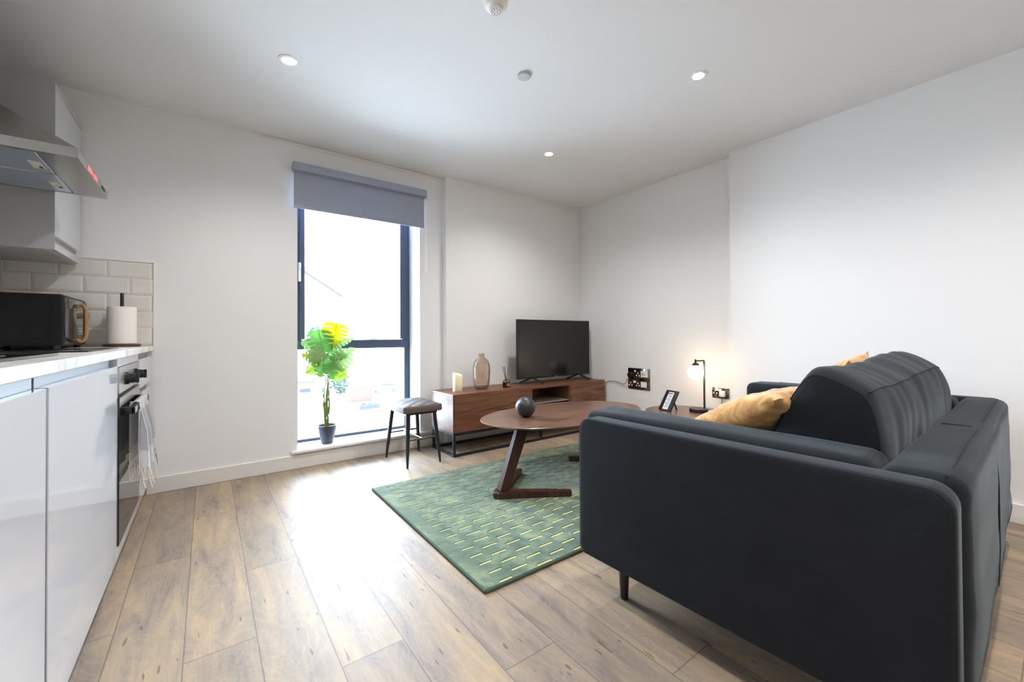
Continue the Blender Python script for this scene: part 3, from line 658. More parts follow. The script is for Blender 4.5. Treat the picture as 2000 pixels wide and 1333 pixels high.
# cable to the wall plug
bm = new_bm(); tube(bm, spline([(3.10, ty+.066, .62), (3.22, ty+.09, .56), (3.30, 3.15, .503), (3.352, 3.11, .502), (3.37, 3.02, .475), (3.385, 2.95, .462), (3.388, 2.89, .485), (3.388, 2.80, .490), (3.385, 2.70, .472), (3.372, 2.66, .49), (3.365, 2.637, .53)], 8), .0028, 8)
tag(obj('power_cable', bm, M_blackmat), 'thin black cable running from the television to the wall socket', 'cable')
# candle, vase, diffuser
cn = thing('candle', 'cream pillar candle on the left end of the TV stand', 'candle', (1.705, 3.09, .499))
bm = new_bm(); n = 32; prof = []
vs = lathe(bm, [(.040, 0), (.042, .003), (.042, .138), (.038, .146), (.030, .140), (.006, .128)], n=n)
for v in vs:
    if v.co.z > .12: v.co.z += .012*math.sin(math.atan2(v.co.y, v.co.x)-.8)
obj('wax', bm, M_candle, cn)
bm = new_bm(); tube(bm, [(0, 0, .125), (.002, 0, .145)], .0014, 6); obj('wick', bm, M_blackmat, cn)
bm = new_bm(); R = [(.048, 0), (.058, .006), (.068, .04), (.074, .09), (.077, .15), (.075, .20), (.066, .235), (.048, .262), (.030, .275), (.0255, .285), (.024, .300), (.026, .306), (.029, .309)]
n = 40; rings = []
for r, z in R:
    rr = []
    for i in range(n):
        a = 2*PI*i/n; k = 1+.012*math.cos(a*10)*(1 if .03 < z < .26 else 0); rr.append(bm.verts.new((r*k*math.cos(a), r*k*math.sin(a), z)))
    rings.append(rr)
for a, b in zip(rings, rings[1:]):
    for i in range(n): bm.faces.new((a[i], a[(i+1) % n], b[(i+1) % n], b[i]))
bm.faces.new(list(reversed(rings[0]))); bmesh.ops.solidify(bm, geom=bm.faces[:], thickness=.003)
tag(obj('glass_vase', bm, M_vase, ang=60, loc=(1.955, 3.11, .4995)), 'tall ribbed brown glass bottle vase standing between the candle and the diffuser', 'vase')
df = thing('reed_diffuser', 'small amber reed diffuser with black sticks beside the television', 'diffuser', (2.19, 3.06, .499))
bm = new_bm(); lathe(bm, [(.031, 0), (.034, .003), (.034, .042), (.033, .046)], n=24); obj('liquid', bm, M_amber, df)
bm = new_bm(); lathe(bm, [(.0345, .0), (.0345, .055), (.028, .062), (.016, .065), (.016, .078)], n=24, cap0=False, cap1=False); obj('bottle', bm, M_vase, df)
bm = new_bm(); lathe(bm, [(.0352, .012), (.0352, .036)], n=24, cap0=False, cap1=False)
for f in list(bm.faces):
    c = f.calc_center_median()
    if not (c.y < 0 and c.x > -.014): bm.faces.remove(f)
obj('label', bm, flat('diffuser_label', (150, 104, 74), .7), df)
for dx, dy in ((-.045, .0), (-.018, .02), (.016, -.01), (.004, .03), (-.03, -.015)):
    bm = new_bm(); tube(bm, [(0-dx*.2, -dy*.2, .02), (dx, dy, .188)], .0017, 6); obj('reed', bm, M_blackmat, df)

# ------------------------------------------------------------------ rug
rg = thing('rug', 'green carved-pile rug with cream brick lines on the wood floor', 'rug', (0, 0, 0))
RX0, RX1, RY0, RY1, RT = .838, 2.76, 1.312, 2.612, .0135
xs = [RX0]; cols = []; k = -1
while 1.034+k*.1045 < RX1-.16:
    c_ = 1.034+k*.1045; a_, b_ = max(c_-.0415, .908), c_+.0415; xs += [a_, b_]; cols.append((a_, b_, k % 2)); k += 1
xs.append(RX1); ys = [RY0]; rows_ = []; k = -1
while 1.360+k*.03675 < RY1-.03:
    y_ = 1.360+k*.03675
    ys += [y_-.0062, y_+.0062]; rows_.append((y_-.0062, y_+.0062, k % 2)); k += 1
ys.append(RY1)
def groove(i, j): return i % 2 == 1 and i < len(xs)-2 and j % 2 == 1 and j < len(ys)-2 and cols[i//2][2] == rows_[j//2][2]
bm = new_bm(); vc = {}
def V(x, y, z):
    key = (round(x, 5), round(y, 5), z)
    if key not in vc: vc[key] = bm.verts.new((x, y, z))
    return vc[key]
for i in range(len(xs)-1):
    for j in range(len(ys)-1):
        g0 = groove(i, j); z = .0102 if g0 else RT; x0_, x1_, y0_, y1_ = xs[i], xs[i+1], ys[j], ys[j+1]
        f = bm.faces.new((V(x0_, y0_, z), V(x1_, y0_, z), V(x1_, y1_, z), V(x0_, y1_, z))); f.material_index = 1 if g0 else 0
        if g0:
            q = ((x0_, y0_), (x1_, y0_), (x1_, y1_), (x0_, y1_))
            for a_, b_ in zip(q, q[1:]+q[:1]):
                bm.faces.new((V(*a_, z), V(*b_, z), V(*b_, RT), V(*a_, RT)))
obj('pile', bm, [M_rug, flat('rug_groove', (232, 226, 160), .95, nz=.06)], rg, 30)
bm = new_bm(); pts = [(RX0-.002, RY0-.003), (RX1, RY0-.003), (RX1, RY1+.003), (RX0-.002, RY1+.003), (RX0-.002, RY0-.003)]
for a_, b_ in zip(pts, pts[1:]): tube(bm, [(a_[0], a_[1], .0068), (b_[0], b_[1], .0068)], .0066, 8)
bx(bm, RX0, RX1, RY0, RY1, .0, .003); obj('binding', bm, M_rugedge, rg)
# ------------------------------------------------------------------ coffee table
ct = thing('coffee_table', 'oval walnut coffee table with angled boomerang legs on the green rug', 'table', (2.01, 2.10, .0135))
bm = new_bm(); n = 96; tz = .4165
def oval(rx, ry, z): return [bm.verts.new((rx*math.copysign(abs(math.cos(a))**.93, math.cos(a)), ry*math.copysign(abs(math.sin(a))**.93, math.sin(a)), z)) for a in (2*PI*i/n for i in range(n))]
rs = [oval(.600, .325, tz-.022), oval(.640, .365, tz-.008), oval(.650, .375, tz-.004), oval(.650, .375, tz-.002), oval(.646, .371, tz)]
for a, b in zip(rs, rs[1:]):
    for i in range(n): bm.faces.new((a[i], a[(i+1) % n], b[(i+1) % n], b[i]))
bm.faces.new(list(reversed(rs[0]))); bm.faces.new(rs[-1]); obj('tabletop', bm, M_walnut_top, ct, 25)
for s in (1, -1):
    ax, ay = (-.635, -.085) if s == 1 else (.565, -.085)
    def q(x, y, z): return (ax+s*(x), ay+y, z)
    bm = new_bm(); w_ = .030
    poly = [(-.03, .0), (-.012, -.034), (.02, -.045), (.355, -.255), (.372, -.222), (.09, -.01), (.09, .02), (.372, .245), (.355, .278), (.02, .045), (-.012, .034)]
    pp = [(ax+s*x, ay+y) for x, y in poly]
    if s == -1: pp = pp[::-1]
    prism(bm, pp, 0, .034, .004); obj('leg_base', bm, M_walnut_dark, ct)
    bm = new_bm(); bar(bm, q(.035, 0, .028), q(.19, 0, tz-.02), .062, .050, .085, .034, up=(0, 1, 0)); bmesh.ops.bevel(bm, geom=bm.edges[:], offset=.004, segments=2, affect='EDGES'); obj('leg', bm, M_walnut_dark, ct)
bm = new_bm(); bmesh.ops.create_uvsphere(bm, u_segments=48, v_segments=32, radius=.0665)
for v in bm.verts: v.co += v.co.normalized()*noise.noise(v.co*22)*.0012
tag(obj('decorative_ball', bm, M_ball, loc=(1.685, 2.14, .43+.066)), 'round dark stone-like ball resting on the coffee table', 'ornament')

# ------------------------------------------------------------------ side table, lamp, frame
sd = thing('side_table', 'round walnut side table holding the lit globe lamp', 'table', (3.083, 1.845, 0))
bm = new_bm(); lathe(bm, [(.265, .322), (.302, .337), (.306, .344), (.304, .35)], n=72); obj('tabletop', bm, M_walnut_top, sd)
for k in range(3):
    a = PI/2+k*2*PI/3; bm = new_bm(); tube(bm, [(.16*math.cos(a), .16*math.sin(a), .325), (.22*math.cos(a), .22*math.sin(a), 0)], [.017, .011], 12); obj('leg', bm, M_walnut_dark, sd)
lm = thing('table_lamp', 'lit white globe lamp on a slim black stem on the side table', 'lamp', (3.157, 1.776, .3505)); lm.scale = (1.196,)*3
bm = new_bm(); lathe(bm, [(.056, 0), (.058, .002), (.058, .020), (.056, .022)], n=40); obj('base', bm, M_black, lm)
bm = new_bm(); px_, py_ = .052, -.012; bx(bm, px_-.0045, px_+.0045, py_-.0045, py_+.0045, .022, .335); obj('stem', bm, M_black, lm)
bm = new_bm(); gx, gy = -.012, .012; bar(bm, (px_, py_, .3395), (gx-.004, gy, .3395), .009, .009); tube(bm, [(gx, gy, .350), (gx, gy, .318)], .006, 12); lathe(bm, [(.006, .330), (.008, .327), (.022, .316), (.022, .308)], gx, gy, 20); obj('arm', bm, flat('bronze', (70, 56, 40), .35, metal=.8), lm)
bm = new_bm(); bmesh.ops.create_uvsphere(bm, u_segments=36, v_segments=24, radius=.049); bmesh.ops.translate(bm, vec=(gx, gy, .262), verts=bm.verts[:]); obj('lamp_globe', bm, M_globe, lm)
fr = thing('card_stand', 'small tilted black frame holding a printed card beside the globe lamp', 'frame', (2.984, 1.971, .3505), math.radians(-14)); fr.scale = (1.196,)*3
tilt = math.radians(-14)
def frp(x0, x1, y0, y1, z0, z1, name, m, bev=.0):
    bm = new_bm(); bx(bm, x0, x1, y0, y1, z0, z1, bev)
    bmesh.ops.rotate(bm, cent=(0, 0, 0), matrix=Matrix.Rotation(math.radians(31), 3, 'Y'), verts=bm.verts[:]); return obj(name, bm, m, fr)
frp(-.004, .008, -.054, .054, .0025, .152, 'backing', M_black, .001)
frp(-.0055, -.004, -.026, .022, .010, .138, 'card', M_card)
for k in range(9): frp(-.0062, -.0055, -.018, .016-(.012 if k % 3 == 1 else 0), .026+k*.0105, .029+k*.0105, 'text_line', M_ink)
frp(-.0062, -.0055, -.018, .022, .124, .130, 'text_line', M_black)
bm = new_bm(); bar(bm, (.055, -.02, .085), (.090, -.02, .0015), .012, .003, up=(0, 1, 0)); obj('easel_leg', bm, M_black, fr)
bm = new_bm(); tube(bm, spline([(3.386, 1.695, .47), (3.376, 1.70, .43), (3.376, 1.70, .36), (3.380, 1.69, .20), (3.378, 1.68, .115), (3.372, 1.675, .03), (3.30, 1.70, .004)], 8), .0026, 8)
tag(obj('lamp_cord', bm, M_blackmat), 'thin dark lamp flex dropping from the double wall socket', 'cable')

# ------------------------------------------------------------------ sockets
def quad(bm, x, y0, y1, z0, z1, d=.002): bx(bm, x-d, x, y0, y1, z0, z1)
sp_ = thing('wall_socket_panel', 'large square chrome multi-socket media plate on the wall right of the television', 'socket', (XB1, 2.52, .535))
Y0, Z0, Wd, Hd = 2.645, .641, .253, .207   # top-left corner, size (y runs right to left)
def S(u0, u1, v0, v1, name, m, d0=.007, d1=.009, bev=0):
    bm = new_bm(); bx(bm, XB1-d1, XB1-d0, Y0-u1*Wd, Y0-u0*Wd, Z0-v1*Hd, Z0-v0*Hd, bev); return L(bm, name, m, sp_)
S(0, 1, 0, 1, 'plate', M_chrome, 0, .007, .0015)
S(.60, .90, .12, .40, 'module', M_whitepl); S(.60, .86, .62, .88, 'module', M_whitepl)
for u, v in ((.67, .20), (.64, .27), (.74, .27)): S(u, u+.04, v, v+.05, 'hole', M_black, .009, .0095)
for cu, cv in ((.12, .70), (.46, .70), (.46, .22)):
    for du, dv in ((0, 0), (-.06, .11), (.06, .11)): S(cu+du-.02, cu+du+.025, cv+dv-.02, cv+dv+.04, 'pin_hole', M_gasket)
S(.25, .38, .60, .70, 'switch', M_whitepl); S(.30, .37, .10, .18, 'switch', M_whitepl)
S(.88, .91, .80, .84, 'screw', M_black)
bm = new_bm(); tube(bm, [(XB1-.0072, 2.613, .573), (XB1-.034, 2.613, .573)], [.026, .022], 20); bx(bm, XB1-.030, XB1-.012, 2.604, 2.622, .532, .575, .004, 2)
tag(obj('plug', bm, M_blackmat), 'black plug in the top left of the large chrome socket plate', 'plug')
s2 = thing('double_socket', 'small chrome double socket low on the wall behind the globe lamp', 'socket', (XB1, 1.72, .485))
Y0, Z0, Wd, Hd = 1.790, .527, .140, .084
def S2(u0, u1, v0, v1, name, m, d0=.006, d1=.008, bev=0):
    bm = new_bm(); bx(bm, XB1-d1, XB1-d0, Y0-u1*Wd, Y0-u0*Wd, Z0-v1*Hd, Z0-v0*Hd, bev); return L(bm, name, m, s2)
S2(0, 1, 0, 1, 'plate', M_chrome, 0, .006, .0015)
for u, v in ((.16, .2), (.07, .45), (.25, .45)): S2(u, u+.07, v, v+.16, 'pin_hole', M_gasket)
S2(.36, .56, .10, .30, 'switch', M_whitepl)
bm = new_bm(); bx(bm, XB1-.034, XB1-.0062, 1.675, 1.722, .455, .506, .008, 3)
tag(obj('plug', bm, M_whitepl), 'white plug in the double socket behind the globe lamp', 'plug')

# ------------------------------------------------------------------ sofa (local frame: x along the seat, -y to the back)
sf = thing('sofa', 'dark charcoal velvet two-seater sofa with its back to the camera', 'sofa', (1.12, 1.105, 0), math.radians(1.6))
SL = 1.86; D = .972
def rbox(x0, x1, y0, y1, z0, z1, r, name, m=M_velvet, seg=5, sub=0, puff=None, wr=0):
    bm = new_bm(); bx(bm, x0, x1, y0, y1, z0, z1, r, seg)
    if sub or wr or puff:
        bmesh.ops.subdivide_edges(bm, edges=[e for e in bm.edges if e.calc_length() > .06], cuts=sub or 6, use_grid_fill=True)
        cx, cy, cz = (x0+x1)/2, (y0+y1)/2, (z0+z1)/2; hx, hy, hz = (x1-x0)/2, (y1-y0)/2, (z1-z0)/2
        for v in bm.verts:
            u, w_, q = (v.co.x-cx)/hx, (v.co.y-cy)/hy, (v.co.z-cz)/hz
            if puff:
                v.co.x += puff[0]*u*max(0, 1-w_*w_)*max(0, 1-q*q); v.co.y += puff[1]*w_*max(0, 1-u*u)*max(0, 1-q*q); v.co.z += puff[2]*q*max(0, 1-u*u)*max(0, 1-w_*w_)
            if wr: v.co += v.normal*wr*noise.noise(v.co*9)
    return obj(name, bm, m, sf, 50)
# outer arm panels with a rim band and piping
def rrect(y0, y1, z0, z1, r, ins=0, n=8):
    out = []
    y0 += ins; y1 -= ins; z0 += ins; z1 -= ins
    for cy, cz, a0 in ((y1-r, z1-r, 0), (y0+r, z1-r, 90), (y0+r, z0+r*.6, 180), (y1-r, z0+r*.6, 270)):
        for k in range(n+1):
            a = math.radians(a0+k*90/n); rr = r if a0 < 180 else r*.6; out.append((cy+(rr if a0 >= 180 else r)*math.cos(a)+(-(r-rr) if a0 == 180 else (r-rr) if a0 == 270 else 0), cz+rr*math.sin(a)))
    return out
for x0 in (0, SL-.085):
    bm = new_bm(); lps = []
    for x, ins in ((0, .012), (.003, .005), (.010, .001), (.020, 0), (.065, 0), (.075, .001), (.082, .005), (.085, .012)):
        lps.append([bm.verts.new((x0+x, y, z)) for y, z in rrect(-D, 0, .155, .657, .045, ins)])
    for a_, b_ in zip(lps, lps[1:]):
        m_ = len(a_)
        for i in range(m_): bm.faces.new((a_[i], a_[(i+1) % m_], b_[(i+1) % m_], b_[i]))
    bm.faces.new(lps[0]); bm.faces.new(lps[-1]); obj('arm_panel', bm, M_velvet, sf, 50)
    for x in (.0045, .0805):
        bm = new_bm(); pts = [(x0+x, y, z) for y, z in rrect(-D, 0, .155, .657, .045, .0045)]; tube(bm, pts+[pts[0]], .0019, 6, False); obj('piping', bm, M_seam, sf)
# inner arm pads
rbox(.098, .285, -.832, .062, .30, .664, .035, 'arm_pad', sub=6, puff=(.004, .01, .006), wr=.004)
rbox(SL-.285, SL-.098, -.832, .062, .30, .664, .035, 'arm_pad', sub=6, puff=(.004, .01, .006), wr=.004)
# base, seat
rbox(.09, SL-.09, -.93, .0, .155, .30, .02, 'base')
rbox(.29, SL-.29, -.83, .04, .30, .445, .045, 'seat_cushion', sub=8, puff=(0, .01, .02), wr=.004)
# back body in two upholstered sections
sm_ = .80
rbox(.088, SL-.088, -D-.012, -.835, .15, .662, .036, 'back_panel', sub=10, puff=(0, .004, .004), wr=.006)
bm = new_bm(); tube(bm, [(sm_, -.87, .6655), (sm_, -.93, .6655), (sm_, -D+.012, .656), (sm_, -D-.010, .63), (sm_, -D-.0165, .5), (sm_, -D-.0165, .3), (sm_, -D-.0125, .19)], .0032, 6); obj('seam', bm, M_seam, sf)
for yy in (-.865,):
    bm = new_bm(); tube(bm, [(.10, yy-.085, .6610), (.5, yy-.085, .667), (sm_, yy-.085, .662), (1.3, yy-.085, .667), (SL-.10, yy-.085, .6610)], .0014, 6); obj('piping', bm, M_seam, sf)
# legs
for x, y in ((.105, -.125), (SL-.105, -.125), (.105, -.87), (SL-.105, -.87)):
    bm = new_bm(); tube(bm, [(x, y, 0), (x, y, .006), (x, y, .158)], [.0125, .0145, .021], 18); obj('leg', bm, M_black, sf)
# bench back cushion
bm = new_bm(); nu, nv = 90, 48; X0, X1 = .292, SL-.292+.045
sec = [(-.50, .455), (-.515, .58), (-.555, .68), (-.595, .77), (-.635, .835), (-.665, .856), (-.715, .843), (-.768, .815), (-.788, .796), (-.802, .765), (-.816, .70), (-.818, .60), (-.80, .46), (-.64, .445)]
sp2 = spline([(0, a, b) for a, b in sec]+[(0, *sec[0])], 4)[:-1]; ns_ = len(sp2); cyc = sum((p.y for p in sp2))/ns_; czc = sum((p.z for p in sp2))/ns_
rows = []
for i in range(nu+1):
    u = i/nu; x = X0+(X1-X0)*u; e = min(u, 1-u)*(X1-X0)
    k = 1 if e > .07 else (1-((.07-e)/.07)**2.6*.09)
    bul = .024*math.exp(-((u-.70)/.24)**2)-.006*math.exp(-((u-.42)/.05)**2)+.004*math.sin(u*17)
    row = []
    for p in sp2:
        y = cyc+(p.y-cyc)*k; z = czc+(p.z-czc)*k
        if p.z > .74: z += bul*(p.z-.74)/.11
        ridge = .006*noise.noise(Vector((x*16, y*3, z*3)))+.010*noise.noise(Vector((x*5, y*5, z*5+3)))
        d_ = Vector((0, y-cyc, z-czc)).normalized(); row.append(bm.verts.new(Vector((x, y, z))+d_*ridge))
    rows.append(row)
for a, b in zip(rows, rows[1:]):
    for j in range(ns_): bm.faces.new((a[j], a[(j+1) % ns_], b[(j+1) % ns_], b[j]))
for r, sgn in ((rows[0], -1), (rows[-1], 1)):
    prev = r
    for kk, out in ((.90, .010), (.60, .017), (.25, .020)):
        cur = [bm.verts.new((v.co.x*0+r[0].co.x+sgn*out, cyc+(v.co.y-cyc)*kk, czc+(v.co.z-czc)*kk)) for v in r]
        for j in range(ns_): bm.faces.new((prev[j], prev[(j+1) % ns_], cur[(j+1) % ns_], cur[j]))
        prev = cur
    bm.faces.new(prev)
bc = obj('back_cushion', bm, M_velvet, sf, 60)
# seams of the cushion: ridge along the back top, and around the near end
def secpt(x, idx, off=.002):
    p = sp2[idx % ns_]; d_ = Vector((0, p.y-cyc, p.z-czc)).normalized(); u = (x-X0)/(X1-X0); bul = .024*math.exp(-((u-.70)/.24)**2)-.006*math.exp(-((u-.42)/.05)**2)+.004*math.sin(u*17)
    z = p.z+(bul*(p.z-.74)/.11 if p.z > .74 else 0); r_ = .006*noise.noise(Vector((x*16, p.y*3, p.z*3)))+.010*noise.noise(Vector((x*5, p.y*5, p.z*5+3)))
    return Vector((x, p.y, z))+d_*(off+r_)
bm = new_bm(); tube(bm, [secpt(X0+.015+(X1-X0-.05)*k/60, 31, .0) for k in range(61)], .0022, 6); obj('seam', bm, M_seam, bc)
bm = new_bm(); lp_ = []
for j in range(ns_+1):
    v = rows[1][j % ns_] if False else None
    p = sp2[j % ns_]; kk = .915; lp_.append((X0-.004, cyc+(p.y-cyc)*kk, czc+(p.z-czc)*kk))
tube(bm, lp_, .0018, 6, False); obj('seam', bm, M_seam, bc)

# mustard pillows
def pillow(name, label, center, size, thick, rot, seed):
    bm = new_bm(); N = 30; h = size/2
    def P(i, j, s):
        u, v = -1+2*i/N, -1+2*j/N; pin = 1-.10*(1-abs(u*v)**1.5)*max(abs(u), abs(v))**4
        x = h*u*(1-.08*(1-v*v)*abs(u)**3*1)*1.0; y = h*v*(1-.08*(1-u*u)*abs(v)**3)
        f = (max(0, 1-u*u)**.45)*(max(0, 1-v*v)**.45); z = s*thick/2*f
        nz = noise.noise(Vector((u*2.2+seed, v*2.2, s)))*.020*f+noise.noise(Vector((u*5+seed, v*5, s*2)))*.009
        return (x, y, z+nz)
    G = {}
    for s in (1, -1):
        for i in range(N+1):
            for j in range(N+1):
                if s == -1 and (i in (0, N) or j in (0, N)): G[(s, i, j)] = G[(1, i, j)]
                else: G[(s, i, j)] = bm.verts.new(P(i, j, s))
        for i in range(N):
            for j in range(N): bm.faces.new([G[(s, a, b)] for a, b in ((i, j), (i+1, j), (i+1, j+1), (i, j+1))])
    o = obj(name, bm, M_mustard, ang=80, loc=center); o.rotation_euler = rot; tag(o, label, 'cushion', 'mustard cushions on the sofa'); return o
pillow('cushion', 'mustard velvet cushion leaning over the near arm of the sofa', (1.62, .67, .655), .46, .16, (math.radians(-27), math.radians(4), math.radians(-12)), 1.3)
pillow('cushion', 'mustard velvet cushion at the far end, only its corner above the sofa back', (2.37, .655, .675), .42, .14, (math.radians(-66), math.radians(-4), math.radians(4)), 7.9)

# ------------------------------------------------------------------ ceiling fittings
def downlight(x, y, label):
    t = thing('downlight', label, 'ceiling light', (x, y, H)); t['group'] = 'recessed ceiling downlights'
    bm = new_bm(); lathe(bm, [(.043, -.0005), (.043, -.004), (.030, -.006), (.030, -.0005)], n=32, cap0=False, cap1=False); obj('bezel', bm, M_whitepl, t)
    bm = new_bm(); lathe(bm, [(.0295, -.003), (.0295, -.0035)], n=28); obj('bulb', bm, M_down, t)
    l = bpy.data.lights.new('spot', 'SPOT'); l.energy = SPOT_W; l.color = (1, .965, .93); l.spot_size = math.radians(148); l.spot_blend = 1.0; l.shadow_soft_size = .03
    o = bpy.data.objects.new('spot', l); C.objects.link(o); o.parent = t; o.location = (0, 0, -.012); return t
downlight(.334, 2.395, 'recessed ceiling downlight nearest the kitchen wall cabinet')
downlight(2.163, 2.43, 'recessed ceiling downlight in front of the television corner, smallest in view')
downlight(2.184, 1.211, 'recessed ceiling downlight above the sofa, by the right wall')
for x, y, w_ in ((.334, .0, 'directly above the camera beside the kitchen units'), (2.184, .0, 'above the back of the sofa'), (.334, -1.3, 'behind the camera on the kitchen side'), (2.184, -1.3, 'behind the camera on the right wall side'), (1.25, -2.4, 'furthest behind the camera by the rear wall')): downlight(x, y, 'unseen ceiling downlight added as fill '+w_)  # unseen downlights over and behind the camera, added as fill light
bm = new_bm(); lathe(bm, [(.036, H-.0005), (.036, H-.006), (.0365, H-.006), (.0365, H-.010), (.034, H-.012)], 1.402, 1.777, 36, cap0=False)
tag(obj('sprinkler_cover', bm, flat('cover_grey', (196, 196, 200), .5), ang=30), 'plain round white cover plate in the middle of the ceiling', 'ceiling fitting')
sm = thing('smoke_detector', 'round white smoke detector at the top edge of the ceiling', 'smoke detector', (.985, 1.44, H))
bm = new_bm(); lathe(bm, [(.052, 0), (.052, -.012), (.049, -.030), (.042, -.040), (.034, -.043)], n=40, cap0=False); obj('body', bm, M_whitepl, sm)
bm = new_bm(); lathe(bm, [(.026, -.043), (.028, -.052), (.020, -.058)], n=32, cap0=False); obj('sensor_cap', bm, M_whitepl, sm)
bm = new_bm()
for r_, k_ in ((.010, 5), (.019, 10)):
    for k in range(k_):
        a = 2*PI*k/k_; lathe(bm, [(.0022, -.0585), (.0022, -.0592)], r_*math.cos(a), r_*math.sin(a), 8)
obj('vent_slots', bm, flat('slot_grey', (110, 106, 110), .7), sm)

# ------------------------------------------------------------------ outside, one storey down
GZ = -7.3
M_ground = flat('street_pale', (200, 200, 200), .9, nz=.05, nsc=1)
M_render = flat('house_render', (226, 226, 226), .9, nz=.03, nsc=2); M_roofedge = flat('roof_edge', (13, 13, 14), .8)
M_fence = flat('fence_timber', (56, 44, 35), .9, nz=.15, nsc=6); M_hedge = flat('hedge_leaf', (34, 48, 36), .9, nz=.4, nsc=3)
M_store = flat('store_grey', (28, 31, 36), .8); M_dark = flat('dark_vent', (12, 13, 16), .8); M_car = flat('car_white', (190, 192, 196), .3); M_cardark = flat('car_dark', (5, 6, 8), .4)
bm = new_bm(); bx(bm, -60, 120, YO+.5, 160, GZ-.2, GZ); struct('ground', bm, M_ground)
hs = thing('house', 'pale gabled house seen through the window above the plant', 'house', (8, 62, GZ))
bm = new_bm(); x1 = 15.15
pf = [(0.0, GZ), (x1, GZ), (x1, 6.9), (9.0, 10.8), (0.0, 6.0)]
a = [bm.verts.new((x, 62, z)) for x, z in pf]; b = [bm.verts.new((x, 75, z)) for x, z in pf]
for i in range(5): bm.faces.new((a[i], a[(i+1) % 5], b[(i+1) % 5], b[i]))
bm.faces.new(a); bm.faces.new(b); L(bm, 'walls', M_render, hs)
bm = new_bm(); bar(bm, (x1+.5, 61.9, 6.75), (9.0, 61.9, 10.95), .25, .14, up=(0, 1, 0)); bar(bm, (9.0, 61.9, 10.95), (0, 61.9, 6.15), .25, .14, up=(0, 1, 0)); L(bm, 'roof_edge', M_roofedge, hs)
bm = new_bm(); tube(bm, [(x1+.02, 61.9, GZ), (x1+.02, 61.9, 6.6)], .05, 8); L(bm, 'downpipe', M_roofedge, hs)
h2 = thing('house', 'pale terraced house across the street behind the white car', 'house', (34, 92, GZ))
bm = new_bm(); bx(bm, 24, 52, 92, 102, GZ, 3.5); L(bm, 'walls', M_render, h2)
bm = new_bm(); prism(bm, [(0, 0), (1, 0), (1, 1)], 0, 1); bm.free()
bm = new_bm(); bx(bm, 23.6, 52.4, 91.6, 102.4, 3.5, 3.9); L(bm, 'roof', M_render, h2)
for x in (29.0, 35.5, 41):
    for z in (-3.4, .2):
        bm = new_bm(); bx(bm, x, x+1.5, 91.92, 92, z, z+1.5); L(bm, 'window', flat('far_window', (44, 46, 50), .4), h2)
    bm = new_bm(); tube(bm, [(x+3.4, 91.9, GZ), (x+3.4, 91.9, 3.4)], .05, 6); L(bm, 'downpipe', M_roofedge, h2)
bm = new_bm()
for k in range(13): bx(bm, 14.2+k*.235, 14.2+k*.235+.22, 54, 54.05, GZ, GZ+1.85)
tag(obj('garden_fence', bm, M_fence), 'tan vertical board fence across the street seen through the window', 'fence')
sh = thing('bin_store', 'small grey outbuilding with a dark vent behind the potted plant', 'outbuilding', (7, 44, GZ))
bm = new_bm(); bx(bm, 3.5, 8.56, 44, 48, GZ, -3.45); L(bm, 'walls', M_render, sh)
bm = new_bm(); bx(bm, 3.4, 8.7, 43.9, 48.1, -3.45, -3.3); L(bm, 'roof', M_store, sh)
bm = new_bm(); bx(bm, 7.1, 8.1, 43.96, 44, -4.35, -3.95); L(bm, 'vent', M_dark, sh)
car = thing('car', 'white car parked across the street, seen low in the window', 'car', (21.6, 61.5, GZ))
prof = [(-2.1, .35), (-2.15, .75), (-1.5, .95), (-.8, 1.4), (.8, 1.42), (1.6, 1.0), (2.1, .9), (2.15, .35)]
bm = new_bm(); a = [bm.verts.new((x, -.85, z)) for x, z in prof]; b = [bm.verts.new((x, .85, z)) for x, z in prof]
for i in range(8): bm.faces.new((a[i], a[(i+1) % 8], b[(i+1) % 8], b[i]))
bm.faces.new(a); bm.faces.new(b); bmesh.ops.bevel(bm, geom=bm.edges[:], offset=.06, segments=2, affect='EDGES'); obj('body', bm, M_car, car)
bm = new_bm(); a = [(-1.25, .98), (-.72, 1.33), (.75, 1.34), (1.35, 1.0)]; v = [bm.verts.new((x, -.87, z)) for x, z in a]; v2 = [bm.verts.new((x, -.84, z)) for x, z in a]
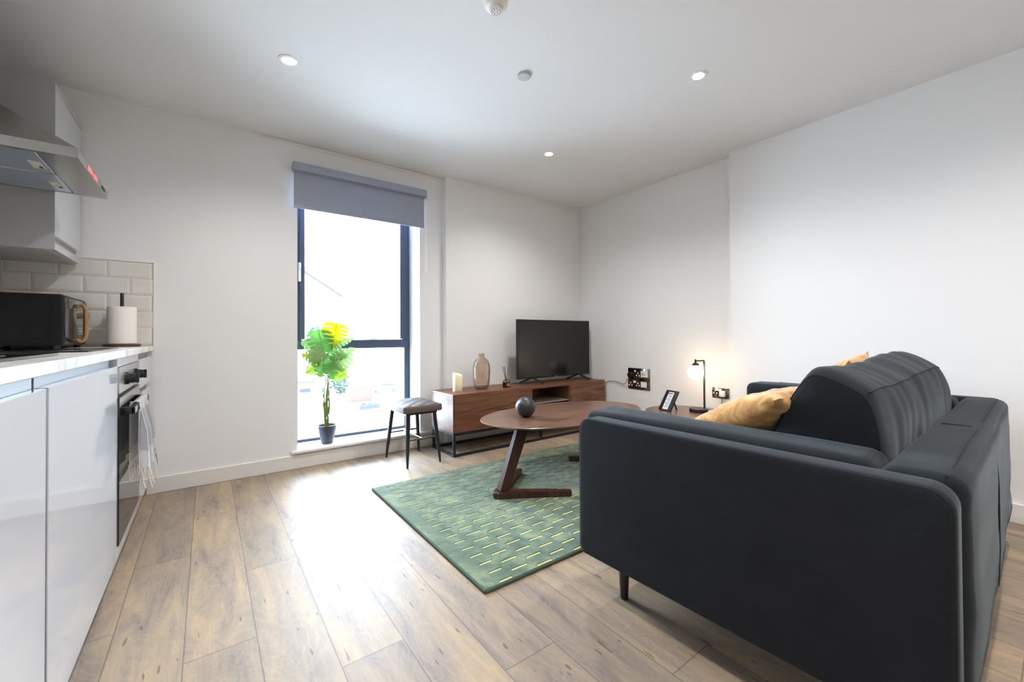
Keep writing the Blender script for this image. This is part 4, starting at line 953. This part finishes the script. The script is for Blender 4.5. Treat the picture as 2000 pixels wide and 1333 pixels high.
for i in range(4): bm.faces.new((v[i], v[(i+1) % 4], v2[(i+1) % 4], v2[i]))
bm.faces.new(v); bm.faces.new(v2); obj('window', bm, M_cardark, car)
bm = new_bm(); bx(bm, -2.05, 2.05, -.88, -.8, .28, .42); obj('sill', bm, M_cardark, car)
for x in (-1.35, 1.35):
    for y in (-.80, .80):
        bm = new_bm(); tube(bm, [(x, y-.1, .33), (x, y+.1, .33)], .33, 20); wh = obj('wheel', bm, M_cardark, car)
        bm = new_bm(); tube(bm, [(x, y-.12, .33), (x, y-.09, .33)], .2, 16); obj('hubcap', bm, M_car, wh)
def bush(x, y, z, r, label, zb=GZ, mat=M_hedge):
    bm = new_bm(); rr = random.Random(int(x*100))
    tube(bm, [(0, 0, zb), (0, 0, z)], .06, 6)
    for k in range(130):
        d = Vector((rr.gauss(0, 1), rr.gauss(0, 1), rr.gauss(0, 1))).normalized()*r*rr.uniform(.5, 1)
        m_ = bmesh.ops.create_icosphere(bm, subdivisions=1, radius=r*.11); bmesh.ops.scale(bm, vec=(1.5, 1.5, .5), verts=m_['verts']); bmesh.ops.rotate(bm, cent=(0, 0, 0), matrix=Matrix.Rotation(rr.uniform(0, 3), 3, 'X'), verts=m_['verts']); bmesh.ops.translate(bm, vec=d+Vector((0, 0, z)), verts=m_['verts'])
    bmesh.ops.translate(bm, vec=(0, 0, -zb), verts=bm.verts[:]); tag(obj('bush', bm, mat, loc=(x, y, zb)), label, 'bush')
bush(13.9, 56.5, -5.0, 1.3, 'grey-green bush left of the tan garden fence')
bush(25.5, 62, -6.0, .7, 'small bush at the front of the white car')
bush(11.2, 58, 1.6, 1.0, 'faint tree crown in front of the gabled house')
bm = new_bm(); bx(bm, 13.9, 16.2, 48.0, 48.2, GZ, GZ+.5); tag(obj('garden_wall', bm, M_store), 'low pale garden wall edging the planting bed outside', 'wall')
for k, x in enumerate((14.6, 15.3, 15.9)): bush(x, 48.9, GZ+.45, .28, ('low green plant at the left of the bed outside', 'low green plant in the middle of the bed outside', 'low green plant at the right of the bed outside')[k])
